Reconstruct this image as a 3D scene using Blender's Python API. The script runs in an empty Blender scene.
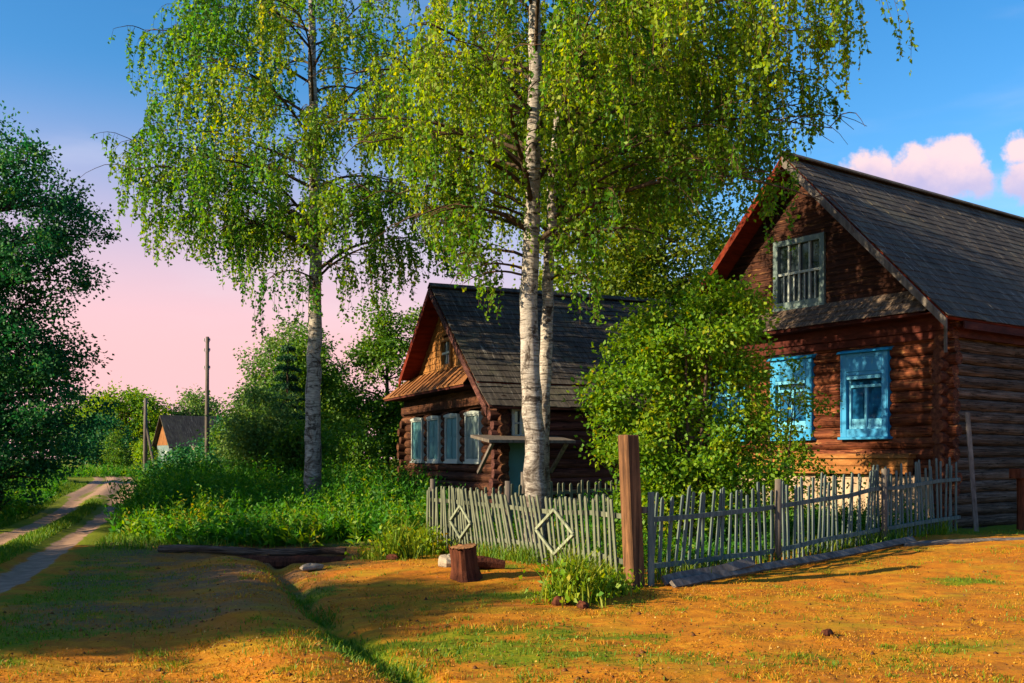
import bpy, math, random
import numpy as np
from mathutils import Vector, Matrix

RNG = np.random.default_rng(11)
random.seed(11)
S = bpy.context.scene
COL = S.collection
PI = math.pi
R = math.radians

# ----------------------------------------------------------------------------------------------
# light directions: the sun stands low at the left, a little behind the viewer
SUN_EL = R(21.5)
LT = np.array([0.92, 0.39])
LT = LT / np.linalg.norm(LT)                      # horizontal travel direction of the sunlight
SUN_AZ = math.atan2(-LT[0], -LT[1])               # compass angle of the sun, clockwise from +Y


# ----------------------------------------------------------------------------------------------
# numpy value noise
def _hash(ix, iy, seed):
    n = (ix.astype(np.int64) * 374761393 + iy.astype(np.int64) * 668265263 + seed * 974634777) & 0x7fffffff
    n = ((n ^ (n >> 13)) * 1274126177) & 0x7fffffff
    return ((n ^ (n >> 16)) & 0xffff) / 65535.0


def vnoise(x, y, seed=0):
    x = np.asarray(x, float); y = np.asarray(y, float)
    ix = np.floor(x); iy = np.floor(y)
    fx = x - ix; fy = y - iy
    fx = fx * fx * (3 - 2 * fx); fy = fy * fy * (3 - 2 * fy)
    a = _hash(ix, iy, seed); b = _hash(ix + 1, iy, seed)
    c = _hash(ix, iy + 1, seed); d = _hash(ix + 1, iy + 1, seed)
    return (a * (1 - fx) + b * fx) * (1 - fy) + (c * (1 - fx) + d * fx) * fy


def fbm(x, y, seed=0, o=4):
    s = 0; a = .5; t = 0
    for i in range(o):
        s = s + a * vnoise(x * 2 ** i, y * 2 ** i, seed + i * 17); t += a; a *= .5
    return s / t


def sstep(a, b, x):
    t = np.clip((np.asarray(x, float) - a) / (b - a), 0, 1)
    return t * t * (3 - 2 * t)


def pdist(x, y, poly):
    """distance to a polyline and signed side"""
    x = np.asarray(x, float); y = np.asarray(y, float)
    best = np.full(x.shape, 1e9); side = np.zeros(x.shape)
    for (x0, y0), (x1, y1) in zip(poly[:-1], poly[1:]):
        dx, dy = x1 - x0, y1 - y0
        t = np.clip(((x - x0) * dx + (y - y0) * dy) / (dx * dx + dy * dy), 0, 1)
        px, py = x0 + t * dx, y0 + t * dy
        d = np.hypot(x - px, y - py)
        cr = (x - x0) * dy - (y - y0) * dx
        m = d < best
        best = np.where(m, d, best); side = np.where(m, np.sign(cr), side)
    return best, side


DITCH = [(-3.9, 16.4), (-3.4, 14.6), (-2.65, 12.5), (-1.86, 10.2), (-1.15, 8.4), (-.67, 7.33), (0.2, 5.2), (1.2, 2.0)]
ROAD = [(-5.6, 4.5), (-7.35, 13.2), (-9.35, 19.4), (-11.2, 25.4), (-13.0, 31), (-16.0, 39), (-20.4, 51), (-27.0, 68),
        (-31, 77), (-36, 87), (-50, 108), (-80, 140)]


def terrain(x, y):
    x = np.asarray(x, float); y = np.asarray(y, float)
    z = .22 * sstep(12.3, 20, .6 * x + .8 * y)
    d, s = pdist(x, y, DITCH)
    z = z - .13 * np.exp(-(d / .17) ** 2)
    z = z + .11 * np.exp(-((d - .75) / .5) ** 2) * (s > 0) - .03 * np.exp(-((d - .6) / .5) ** 2) * (s < 0)
    z = z - .40 * np.exp(-((x + 4.0) / 1.5) ** 2 - ((y - 16.9) / .5) ** 2)
    z = z + .10 * np.exp(-((x + .9) / 2.6) ** 2 - ((y - 14.6) / 1.6) ** 2)
    near = np.exp(-(np.hypot(x, y - 10) / 30) ** 2)
    z = z + near * (.10 * (fbm(x * .45, y * .45, 3) - .5) + .05 * (fbm(x * 2.1, y * 2.1, 9) - .5)
                    + .035 * (fbm(x * 6.3, y * 6.3, 21, 2) - .5))
    dr, sr = pdist(x, y, ROAD)
    z = z + .05 * (np.exp(-((dr) / .25) ** 2)) - .05 * np.exp(-((dr - .62) / .25) ** 2)
    return z


def tz(x, y):
    return float(terrain(np.array([x]), np.array([y]))[0])


def green_mask(x, y):
    n = fbm(x * .8, y * .8, 40)
    n2 = fbm(x * 3.0, y * 3.0, 50)
    base = .20 + .06 * sstep(-2.5, -5.0, x)
    n3 = fbm(x * .35, y * 1.1, 60)
    g = base + .06 + 1.2 * (n - .5) + .6 * (n2 - .5) + .9 * (n3 - .5)
    d, s = pdist(x, y, DITCH)
    g = g + .5 * np.exp(-(d / .18) ** 2) * sstep(14.5, 12.5, y)
    g = g + .30 * np.exp(-((x + 4.4) / 1.2) ** 2 - ((y - 9.8) / .9) ** 2)
    dr, sr = pdist(x, y, ROAD)
    g = g + .8 * np.exp(-(dr / .3) ** 2) + .45 * np.exp(-((dr - 1.7) / .6) ** 2)
    g = g + .8 * sstep(18.2, 19.5, y) + .8 * ((sr < 0) & (dr > 1.1))
    g = g - .25 * np.exp(-((x - 4.5) / 3.5) ** 2 - ((y - 13) / 2.5) ** 2)
    hollow = np.exp(-((x + 4.0) / 1.8) ** 2 - ((y - 16.5) / .8) ** 2)
    return np.clip(g - .8 * hollow, 0, 1)


# ----------------------------------------------------------------------------------------------
# materials
def new_mat(name):
    m = bpy.data.materials.new(name); m.use_nodes = True
    nt = m.node_tree
    for n in list(nt.nodes):
        nt.nodes.remove(n)
    out = nt.nodes.new('ShaderNodeOutputMaterial')
    return m, nt, out


class NT:
    """small helper for wiring nodes"""
    def __init__(s, nt): s.nt = nt

    def n(s, typ, **kw):
        nd = s.nt.nodes.new('ShaderNode' + typ)
        for k, v in kw.items():
            setattr(nd, k, v)
        return nd

    def l(s, a, b): s.nt.links.new(a, b)

    def put(s, sock, v):
        if isinstance(v, bpy.types.NodeSocket):
            s.l(v, sock)
        elif isinstance(v, (tuple, list)) and len(v) == 3 and sock.type == 'RGBA':
            sock.default_value = (*v, 1)
        else:
            sock.default_value = v

    def math(s, op, a, b=0, c=0, clamp=False):
        nd = s.n('Math', operation=op, use_clamp=clamp)
        for i, v in enumerate((a, b, c)):
            s.put(nd.inputs[i], v)
        return nd.outputs[0]

    def mix(s, f, a, b, bt='MIX'):
        nd = s.n('Mix', data_type='RGBA', blend_type=bt)
        s.put(nd.inputs[0], f); s.put(nd.inputs[6], a); s.put(nd.inputs[7], b)
        return nd.outputs[2]

    def ss(s, v, a, b, o0=0.0, o1=1.0):
        nd = s.n('MapRange', interpolation_type='SMOOTHSTEP')
        s.put(nd.inputs[0], v); nd.inputs[1].default_value = a; nd.inputs[2].default_value = b
        nd.inputs[3].default_value = o0; nd.inputs[4].default_value = o1
        return nd.outputs[0]

    def obj(s, scale=(1, 1, 1), gen='Object'):
        tc = s.n('TexCoord'); mp = s.n('Mapping')
        s.l(tc.outputs[gen], mp.inputs[0]); mp.inputs['Scale'].default_value = scale
        return mp.outputs[0]

    def noise(s, vec, scale, detail=4, rough=.6, dist=0):
        nd = s.n('TexNoise'); s.l(vec, nd.inputs['Vector'])
        nd.inputs['Scale'].default_value = scale; nd.inputs['Detail'].default_value = detail
        nd.inputs['Roughness'].default_value = rough; nd.inputs['Distortion'].default_value = dist
        return nd.outputs[0]

    def ramp(s, f, stops):
        nd = s.n('ValToRGB'); cr = nd.color_ramp
        while len(cr.elements) < len(stops):
            cr.elements.new(.5)
        for e, (p, c) in zip(cr.elements, stops):
            e.position = p; e.color = (*c, 1)
        s.put(nd.inputs[0], f)
        return nd.outputs[0]

    def bump(s, h, st=.4, d=.02):
        nd = s.n('Bump'); nd.inputs['Strength'].default_value = st; nd.inputs['Distance'].default_value = d
        s.l(h, nd.inputs['Height'])
        return nd.outputs[0]

    def pbr(s, col, rough=.8, nrm=None, spec=.3):
        nd = s.n('BsdfPrincipled')
        s.put(nd.inputs['Base Color'], col); s.put(nd.inputs['Roughness'], rough)
        nd.inputs['Specular IOR Level'].default_value = spec
        if nrm is not None: s.l(nrm, nd.inputs['Normal'])
        return nd.outputs[0]


def wood(name, dark, mid, light, grain=(1, 1, 1), scale=6, rough=.85, wear=None, bump=.5, amt=.45, logs=None, moss=None):
    """weathered boards: 'grain' squeezes the noise along the board"""
    m, nt, out = new_mat(name); k = NT(nt)
    a = k.noise(k.obj(grain), scale, 6, .65, .3)
    b = k.noise(k.obj((1, 1, 1)), 1.3, 4, .6)
    col = k.ramp(a, [(.28, dark), (.5, mid), (.74, light)])
    col = k.mix(k.ss(b, .4, .7, 0, amt), col, dark)
    if wear:
        w = k.noise(k.obj(tuple(g * 1.7 for g in grain)), scale * .6, 5, .7, .6)
        col = k.mix(k.ss(w, .58, .68), col, wear)
    if logs:
        along = (.10, .9, 4.3) if logs == 'x' else (.9, .10, 4.3)
        tone = k.noise(k.obj(along), 1.0, 2)
        col = k.mix(k.ss(tone, .36, .60, .62, 0), col, tuple(c * .38 for c in mid))
        col = k.mix(k.ss(tone, .55, .72, 0, .5), col, tuple(c * .8 + .01 for c in light))
        ck = k.noise(k.obj((.35, 3, 16) if logs == 'x' else (3, .35, 16)), 1.6, 3, .6, .5)
        crack = k.ss(k.math('ABSOLUTE', k.math('SUBTRACT', ck, .5)), .028, .008)
        col = k.mix(k.math('MULTIPLY', crack, .85), col, tuple(c * .3 for c in dark))
        kn = k.n('TexVoronoi'); k.l(k.obj((1.2, 3, 3) if logs == 'x' else (3, 1.2, 3)), kn.inputs['Vector']); kn.inputs['Scale'].default_value = 1.5
        col = k.mix(k.ss(kn.outputs['Distance'], .13, .05, 0, .8), col, tuple(c * .5 for c in dark))
        a = k.math('SUBTRACT', a, k.math('MULTIPLY', crack, .5))
    if moss:
        mo = k.noise(k.obj((.8, .8, .8)), 1.1, 6, .7, .8)
        mo2 = k.noise(k.obj((9, 2, 2)), 2.5, 4, .7)
        col = k.mix(k.math('MULTIPLY', k.ss(mo, .48, .70), k.ss(mo2, .35, .6, .25, .9)), col, moss)
    k.l(k.pbr(col, rough, k.bump(a, bump, .015), .08), out.inputs[0])
    return m


def paint(name, col, worn, rough=.55, amount=.62, scale=9):
    m, nt, out = new_mat(name); k = NT(nt)
    a = k.noise(k.obj((1, 1, .35)), scale, 6, .7, .4)
    b = k.noise(k.obj(), 2.2, 3)
    c = k.mix(k.ss(b, .35, .7, 0, .5), col, tuple(x * .7 for x in col))
    c = k.mix(k.ss(a, amount, amount + .09), c, worn)
    k.l(k.pbr(c, rough, k.bump(a, .25, .006), .35), out.inputs[0])
    return m


def leaf_mat(name, stops, trans=.45, tcol=1.5):
    m, nt, out = new_mat(name); k = NT(nt)
    at = k.n('Attribute', attribute_name='v')
    col = k.ramp(at.outputs['Fac'], stops)
    d = k.n('BsdfDiffuse'); k.l(col, d.inputs[0])
    t = k.n('BsdfTranslucent')
    hs = k.n('HueSaturation'); hs.inputs['Hue'].default_value = .485; hs.inputs['Saturation'].default_value = 1.1
    hs.inputs['Value'].default_value = tcol
    k.l(col, hs.inputs['Color']); k.l(hs.outputs[0], t.inputs[0])
    mx = k.n('MixShader'); mx.inputs[0].default_value = trans
    k.l(d.outputs[0], mx.inputs[1]); k.l(t.outputs[0], mx.inputs[2])
    g = k.n('BsdfGlossy'); g.inputs['Roughness'].default_value = .6; g.inputs[0].default_value = (.9, .95, 1, 1)
    m2 = k.n('MixShader'); m2.inputs[0].default_value = .015
    k.l(mx.outputs[0], m2.inputs[1]); k.l(g.outputs[0], m2.inputs[2])
    k.l(m2.outputs[0], out.inputs[0])
    return m


M = {}
M['leaf_birch'] = leaf_mat('birch leaves', [(0, (.040, .145, .005)), (.42, (.130, .24, .003)), (.78, (.225, .29, .002)), (1, (.34, .32, .003))], .52, 1.7)
M['leaf_birch_far'] = leaf_mat('birch leaves cool', [(0, (.026, .135, .022)), (.45, (.095, .215, .010)), (.8, (.20, .27, .003)), (1, (.31, .30, .004))], .52, 1.65)
M['leaf_dark'] = leaf_mat('dark leaves', [(0, (.012, .090, .040)), (.6, (.028, .130, .038)), (1, (.10, .20, .012))], .38, 1.35)
M['leaf_mid'] = leaf_mat('mid leaves', [(0, (.028, .110, .010)), (.6, (.075, .165, .006)), (1, (.17, .22, .006))], .42, 1.4)
M['leaf_pale'] = leaf_mat('pale leaves', [(0, (.06, .15, .035)), (.6, (.11, .20, .04)), (1, (.21, .25, .03))], .4, 1.3)
M['leaf_olive'] = leaf_mat('olive leaves', [(0, (.05, .12, .006)), (.6, (.14, .20, .004)), (1, (.28, .24, .005))], .46, 1.6)
M['leaf_bush'] = leaf_mat('bush leaves', [(0, (.045, .150, .003)), (.5, (.125, .235, .002)), (.85, (.235, .275, .002)), (1, (.38, .25, .005))], .45, 1.5)
M['needles'] = leaf_mat('spruce needles', [(0, (.008, .042, .020)), (.7, (.018, .075, .026)), (1, (.05, .11, .02))], .15, 1.1)
M['weeds'] = leaf_mat('weed leaves', [(0, (.012, .105, .006)), (.5, (.042, .175, .003)), (.85, (.15, .235, .003)), (1, (.27, .21, .010))], .45, 1.5)
M['grass'] = leaf_mat('green grass blades', [(0, (.026, .100, .003)), (.6, (.075, .165, .003)), (1, (.20, .22, .006))], .35, 1.3)
M['straw'] = leaf_mat('dry grass blades', [(0, (.22, .075, .006)), (.45, (.37, .150, .007)), (.8, (.42, .23, .008)), (1, (.25, .23, .006))], .25, 1.1)
M['litter'] = leaf_mat('fallen leaves', [(0, (.05, .018, .008)), (.5, (.18, .07, .012)), (.85, (.36, .20, .02)), (1, (.42, .30, .10))], .15, 1.0)

M['bark'] = wood('dark bark', (.02, .014, .012), (.055, .038, .028), (.12, .085, .06), (3, 3, .6), 7)
M['twig'] = wood('birch twigs', (.03, .016, .012), (.06, .035, .022), (.10, .06, .035), (2, 2, .6), 9)


def birch_bark():
    m, nt, out = new_mat('birch bark'); k = NT(nt)
    a = k.noise(k.obj((1.5, 1.5, 7)), 2.0, 5, .68, 1.2)
    b = k.noise(k.obj((1.1, 1.1, 1.0)), 2.3, 6, .72, 1.4)
    c = k.noise(k.obj((3, 3, 22)), 2.0, 4, .65, .4)
    e = k.noise(k.obj((1, 1, .5)), 1.2, 3)
    white = k.mix(k.ss(c, .35, .65), (.38, .355, .345), (.20, .17, .16))
    white = k.mix(k.ss(e, .4, .65, 0, .55), white, (.22, .20, .205))
    col = k.mix(k.ss(a, .505, .63, 0, .92), white, (.04, .03, .027))
    col = k.mix(k.ss(b, .515, .62), col, (.036, .027, .024))
    sp = k.n('SeparateXYZ'); tc = k.n('TexCoord'); k.l(tc.outputs['Object'], sp.inputs[0])
    low = k.ss(sp.outputs[2], 3.0, .3)
    col = k.mix(k.math('MULTIPLY', low, k.ss(b, .36, .56)), col, (.055, .04, .034))
    h = k.math('SUBTRACT', c, k.math('MULTIPLY', b, 1.5))
    k.l(k.pbr(col, .8, k.bump(h, .7, .03), .2), out.inputs[0])
    return m


M['birch'] = birch_bark()

M['log_red'] = wood('red brown log walls', (.030, .011, .009), (.145, .042, .023), (.26, .088, .038), (1.2, .30, 2.8), 6, wear=(.36, .18, .075), bump=1.0, amt=.65, logs='y')
M['log_grey'] = wood('weathered log walls', (.034, .021, .017), (.115, .074, .058), (.23, .165, .14), (.3, 1.5, 5), 5, bump=1.0, amt=.55, logs='x')
M['log_end'] = wood('log ends', (.022, .009, .008), (.075, .026, .018), (.15, .06, .03), (1, 2, 2), 6)
M['gable'] = wood('brown gable boards', (.010, .006, .006), (.034, .013, .010), (.07, .028, .017), (1.5, .3, 3), 6, wear=(.14, .068, .033), amt=.6)
M['soffit'] = wood('red painted boards', (.05, .010, .007), (.115, .016, .008), (.17, .03, .012), (.3, 2, 2), 5, amt=.4)
M['frieze'] = wood('dark red boards', (.022, .008, .008), (.058, .014, .012), (.10, .03, .02), (.5, .3, 2), 5)
M['board_grey'] = wood('grey weathered boards', (.045, .040, .040), (.115, .10, .098), (.22, .19, .175), (1, 1, .3), 9)
M['roof'] = wood('grey brown slate roof', (.026, .021, .019), (.070, .058, .051), (.13, .112, .10), (7, .5, .5), 3, .92, wear=(.27, .25, .22), bump=.9, amt=.5, moss=(.12, .105, .078))
M['roof2'] = wood('grey brown shingle roof', (.022, .019, .018), (.056, .048, .044), (.105, .094, .086), (7, .5, .5), 3, .92, wear=(.17, .155, .14), bump=.9, amt=.5, moss=(.085, .082, .055))
M['shingle'] = wood('old wood shingles', (.035, .026, .023), (.09, .066, .058), (.21, .15, .11), (1, 4, 1), 5, wear=(.32, .23, .16))
M['rust'] = wood('rusty sheet roof', (.075, .030, .014), (.18, .075, .028), (.29, .15, .07), (.5, 3, .5), 4, .7)
M['plinth'] = wood('pale plinth boards', (.15, .10, .075), (.34, .25, .19), (.46, .36, .29), (1, 1, .5), 4, amt=.5)
M['ledge'] = wood('orange ledge boards', (.11, .040, .016), (.24, .10, .034), (.36, .18, .07), (1, .3, 1), 6)
M['brown2'] = wood('brown log house', (.022, .010, .009), (.070, .028, .018), (.14, .060, .030), (1.2, .3, 2.2), 5, wear=(.20, .10, .05), amt=.6, logs='y')
M['maroon'] = wood('maroon side boards', (.030, .013, .014), (.080, .032, .030), (.15, .065, .055), (.3, 1.2, 2.5), 5, logs='x')
M['gold_gable'] = wood('golden gable boards', (.07, .028, .012), (.20, .088, .028), (.32, .165, .06), (1.5, 2.5, .4), 6)
M['blue'] = paint('bright blue paint', (.006, .185, .43), (.07, .24, .36), .5, .60)
M['blue_lt'] = paint('light blue paint', (.075, .33, .56), (.30, .47, .56), .55, .64)
M['greyblue'] = paint('grey blue paint', (.085, .13, .145), (.20, .22, .21), .75, .56)
M['white'] = paint('old white paint', (.27, .31, .32), (.20, .19, .18), .7, .58)
M['teal'] = paint('teal shutter paint', (.045, .15, .19), (.16, .24, .26), .6, .62)
M['fence_pale'] = wood('pale fence laths', (.045, .052, .040), (.110, .122, .092), (.19, .205, .155), (2, 2, .25), 7, amt=.6)
M['diamond'] = wood('pale diamond laths', (.08, .092, .07), (.18, .205, .155), (.28, .31, .24), (2, 2, .25), 7, amt=.5)
M['fence_teal'] = wood('blue grey fence laths', (.030, .044, .046), (.085, .115, .118), (.20, .225, .20), (2, 2, .25), 7, amt=.5)
M['post'] = wood('weathered gate post', (.018, .011, .009), (.105, .052, .029), (.24, .120, .06), (4, 4, .22), 5, bump=1.0)
M['pole'] = wood('grey utility pole', (.045, .038, .036), (.10, .085, .08), (.17, .15, .13), (3, 3, .3), 5)
M['cut'] = wood('cut wood', (.10, .045, .022), (.22, .105, .048), (.36, .20, .10), (1, 1, 1), 14)
M['stumpbark'] = wood('red stump bark', (.018, .007, .006), (.070, .022, .013), (.14, .045, .024), (3.5, 3.5, .4), 6, bump=1.0)
M['stone'] = wood('pale stone', (.12, .10, .085), (.24, .20, .165), (.36, .31, .26), (1, 1, 1), 6)
M['brick'] = wood('chimney brick', (.12, .06, .045), (.22, .11, .08), (.3, .18, .13), (1, 1, 4), 5)


def glass(name, col, rough=.06):
    m, nt, out = new_mat(name); k = NT(nt)
    a = k.noise(k.obj(), 3.2, 3)
    c = k.mix(k.ss(a, .4, .65), col, tuple(x * .45 for x in col))
    nd = k.n('BsdfPrincipled'); k.l(c, nd.inputs['Base Color'])
    nd.inputs['Roughness'].default_value = rough; nd.inputs['Specular IOR Level'].default_value = .9
    k.l(k.bump(a, .03, .02), nd.inputs['Normal'])
    k.l(nd.outputs[0], out.inputs[0])
    return m


M['pane_blue'] = glass('window glass with blue curtain', (.008, .075, .20), .04)
M['pane_dark'] = glass('dark window glass', (.03, .045, .06))
M['pane_teal'] = glass('teal window glass', (.025, .09, .12))


def ground_mat():
    m, nt, out = new_mat('ground'); k = NT(nt)
    v = k.obj((1, 1, 1))
    n1 = k.noise(v, .7, 5, .6); n2 = k.noise(v, 4.5, 6, .65, .4); n3 = k.noise(v, 28, 4, .7)
    soil = k.ramp(n2, [(.25, (.17, .056, .008)), (.5, (.38, .135, .008)), (.75, (.50, .21, .012))])
    soil = k.mix(k.ss(n1, .4, .7, 0, .7), soil, (.34, .095, .007))
    bl = k.noise(k.obj((1, 1.5, 1)), 1.9, 5, .7, .8)
    soil = k.mix(k.ss(bl, .54, .72, 0, .7), soil, (.16, .062, .012))
    soil = k.mix(k.ss(n3, .5, .75, 0, .4), soil, (.52, .25, .02))
    ol = k.noise(k.obj((.8, 1.6, 1)), .9, 5, .6, .6)
    soil = k.mix(k.ss(ol, .46, .68, 0, .75), soil, (.27, .185, .009))
    soil = k.mix(k.ss(n3, .42, .25, 0, .6), soil, (.10, .042, .016))
    fine = k.noise(v, 60, 4, .75)
    soil = k.mix(k.ss(fine, .54, .70, 0, .65), soil, (.13, .048, .010))
    soil = k.mix(k.ss(fine, .44, .30, 0, .55), soil, (.55, .32, .035))
    st = k.noise(k.obj((.5, 2.2, 1)), 1.6, 5, .65, .5)
    soil = k.mix(k.ss(st, .50, .72, 0, .75), soil, (.20, .075, .014))
    soil = k.mix(k.ss(st, .44, .28, 0, .6), soil, (.48, .27, .02))
    gr = k.ramp(n3, [(.25, (.045, .085, .004)), (.55, (.12, .145, .005)), (.8, (.24, .20, .008))])
    ag = k.n('Attribute', attribute_name='green').outputs['Fac']
    ar = k.n('Attribute', attribute_name='road').outputs['Fac']
    f = k.math('ADD', ag, k.math('MULTIPLY', k.math('SUBTRACT', n2, .5), .9))
    col = k.mix(k.ss(f, .42, .72), soil, gr)
    shade_f = k.n('Attribute', attribute_name='lawn_shade').outputs['Fac']  # tone of the shaded lawn, painted into the soil colour
    shade_col = k.mix(k.ss(n3, .4, .7), (.085, .058, .042), (.17, .11, .07))
    col = k.mix(k.math('MULTIPLY', shade_f, k.ss(n2, .30, .55)), col, shade_col)
    road = k.ramp(n2, [(.25, (.17, .11, .08)), (.55, (.28, .175, .125)), (.8, (.38, .255, .185))])
    road = k.mix(k.ss(n3, .6, .8, 0, .5), road, (.20, .12, .08))
    fr = k.math('ADD', ar, k.math('MULTIPLY', k.math('SUBTRACT', n2, .5), .7))
    col = k.mix(k.ss(fr, .4, .65), col, road)
    bh = k.math('ADD', k.math('MULTIPLY', n3, .3), n2)
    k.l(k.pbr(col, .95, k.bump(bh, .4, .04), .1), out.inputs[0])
    return m


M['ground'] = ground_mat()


# ----------------------------------------------------------------------------------------------
# mesh building
class MB:
    def __init__(s): s.v = []; s.f = []

    def add(s, vs, fs):
        b = len(s.v)
        s.v += [tuple(v) for v in vs]
        s.f += [tuple(b + i for i in f) for f in fs]

    def bx(s, x0, x1, y0, y1, z0, z1):
        s.add([(x, y, z) for x in (x0, x1) for y in (y0, y1) for z in (z0, z1)],
              [(0, 1, 3, 2), (4, 6, 7, 5), (0, 4, 5, 1), (2, 3, 7, 6), (0, 2, 6, 4), (1, 5, 7, 3)])

    def bar(s, a, b, w, h, up=(0, 0, 1)):
        """rectangular bar from a to b; w across, h along 'up'"""
        a = Vector(a); b = Vector(b); d = (b - a).normalized(); up = Vector(up)
        sd = d.cross(up)
        sd = sd.normalized() if sd.length > 1e-5 else Vector((1, 0, 0))
        u2 = sd.cross(d).normalized()
        vs = [p + sd * (i * w / 2) + u2 * (j * h / 2) for p in (a, b) for i in (-1, 1) for j in (-1, 1)]
        s.add(vs, [(0, 1, 3, 2), (4, 6, 7, 5), (0, 4, 5, 1), (2, 3, 7, 6), (0, 2, 6, 4), (1, 5, 7, 3)])

    def prism(s, poly, off):
        """polygon of 3-D points pushed by the vector off"""
        n = len(poly); off = Vector(off)
        s.add([Vector(p) for p in poly] + [Vector(p) + off for p in poly],
              [tuple(range(n))[::-1], tuple(range(n, 2 * n))] + [(i, (i + 1) % n, n + (i + 1) % n, n + i) for i in range(n)])

    def tube(s, pts, rad, seg=8, cap=True, jit=0.0):
        pts = [Vector(p) for p in pts]; n = len(pts)
        rad = [rad] * n if not isinstance(rad, (list, tuple, np.ndarray)) else list(rad)
        vs = []; ref = None
        for i, p in enumerate(pts):
            d = (pts[min(i + 1, n - 1)] - pts[max(i - 1, 0)])
            d = d.normalized() if d.length > 1e-9 else Vector((0, 0, 1))
            if ref is None:
                ref = Vector((1, 0, 0)) if abs(d.x) < .8 else Vector((0, 1, 0))
            a = d.cross(ref).normalized(); b = a.cross(d).normalized(); ref = -b if b.dot(ref) < 0 else b
            a = d.cross(ref).normalized(); b = a.cross(d)
            for j in range(seg):
                t = 2 * PI * j / seg
                r = rad[i] * (1 + (random.uniform(-jit, jit) if jit else 0))
                vs.append(p + (a * math.cos(t) + b * math.sin(t)) * r)
        fs = [(i * seg + j, i * seg + (j + 1) % seg, (i + 1) * seg + (j + 1) % seg, (i + 1) * seg + j)
              for i in range(n - 1) for j in range(seg)]
        if cap:
            fs += [tuple(range(seg))[::-1], tuple(range((n - 1) * seg, n * seg))]
        s.add(vs, fs)

    def build(s, name, mat, parent=None, smooth=False, bevel=0, fn=None):
        v = s.v if fn is None else [fn(*p) for p in s.v]
        me = bpy.data.meshes.new(name)
        me.from_pydata([tuple(p) for p in v], [], s.f)
        me.validate(); me.update()
        me.materials.append(mat)
        if smooth:
            me.polygons.foreach_set('use_smooth', [True] * len(me.polygons))
        o = bpy.data.objects.new(name, me); COL.objects.link(o)
        if parent: o.parent = parent
        if bevel:
            b = o.modifiers.new('bevel', 'BEVEL'); b.width = bevel; b.segments = 1; b.limit_method = 'ANGLE'
        return o


def tag(o, label=None, cat=None, group=None, kind=None):
    if label: o['label'] = label
    if cat: o['category'] = cat
    if group: o['group'] = group
    if kind: o['kind'] = kind
    return o


def empty(name, loc, rz=0, **kw):
    o = bpy.data.objects.new(name, None); COL.objects.link(o)
    o.location = loc; o.rotation_euler = (0, 0, rz); o.empty_display_size = .2
    return tag(o, **kw)


def np_mesh(name, V, F, mat, attr=None, parent=None, loc=(0, 0, 0)):
    """V (n,3), F (m,k) all faces of k corners"""
    V = np.ascontiguousarray(V, np.float32); F = np.ascontiguousarray(F, np.int32)
    m, kk = F.shape
    me = bpy.data.meshes.new(name)
    me.vertices.add(len(V)); me.vertices.foreach_set('co', V.ravel())
    me.loops.add(m * kk); me.loops.foreach_set('vertex_index', F.ravel())
    me.polygons.add(m)
    me.polygons.foreach_set('loop_start', np.arange(0, m * kk, kk, dtype=np.int32))
    me.polygons.foreach_set('loop_total', np.full(m, kk, np.int32))
    me.update(calc_edges=True)
    if attr is not None:
        for an, (dom, val) in attr.items():
            a = me.attributes.new(an, 'FLOAT', dom)
            a.data.foreach_set('value', np.ascontiguousarray(val, np.float32))
    me.materials.append(mat)
    o = bpy.data.objects.new(name, me); COL.objects.link(o); o.location = loc
    if parent: o.parent = parent
    return o


def unit(a):
    return a / np.maximum(np.linalg.norm(a, axis=1, keepdims=True), 1e-9)


def leaves_mesh(P, D, L, W, rng):
    """rhombic leaves: base P, direction D, length L, width W -> V, F"""
    n = len(P)
    D = unit(D)
    rv = rng.normal(size=(n, 3))
    side = unit(np.cross(D, rv)); nor = np.cross(side, D)
    L = np.broadcast_to(L, (n,))[:, None]; W = np.broadcast_to(W, (n,))[:, None]
    mid = P + D * L * .42 + nor * L * .10
    V = np.empty((n, 4, 3))
    V[:, 0] = P; V[:, 1] = mid + side * W * .5; V[:, 2] = P + D * L; V[:, 3] = mid - side * W * .5
    F = np.arange(n * 4).reshape(n, 4)
    return V.reshape(-1, 3), F


# ----------------------------------------------------------------------------------------------
# trees
def curve_pts(p0, az, e0, e1, L, n=9, wob=.06, rng=RNG):
    p = np.array(p0, float); out = [p.copy()]
    a = az
    for i in range(n):
        t = (i + .5) / n
        e = e0 + (e1 - e0) * t
        a += rng.normal() * wob
        e += rng.normal() * wob
        p = p + np.array([math.cos(a) * math.cos(e), math.sin(a) * math.cos(e), math.sin(e)]) * L / n
        out.append(p.copy())
    return np.array(out)


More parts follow.
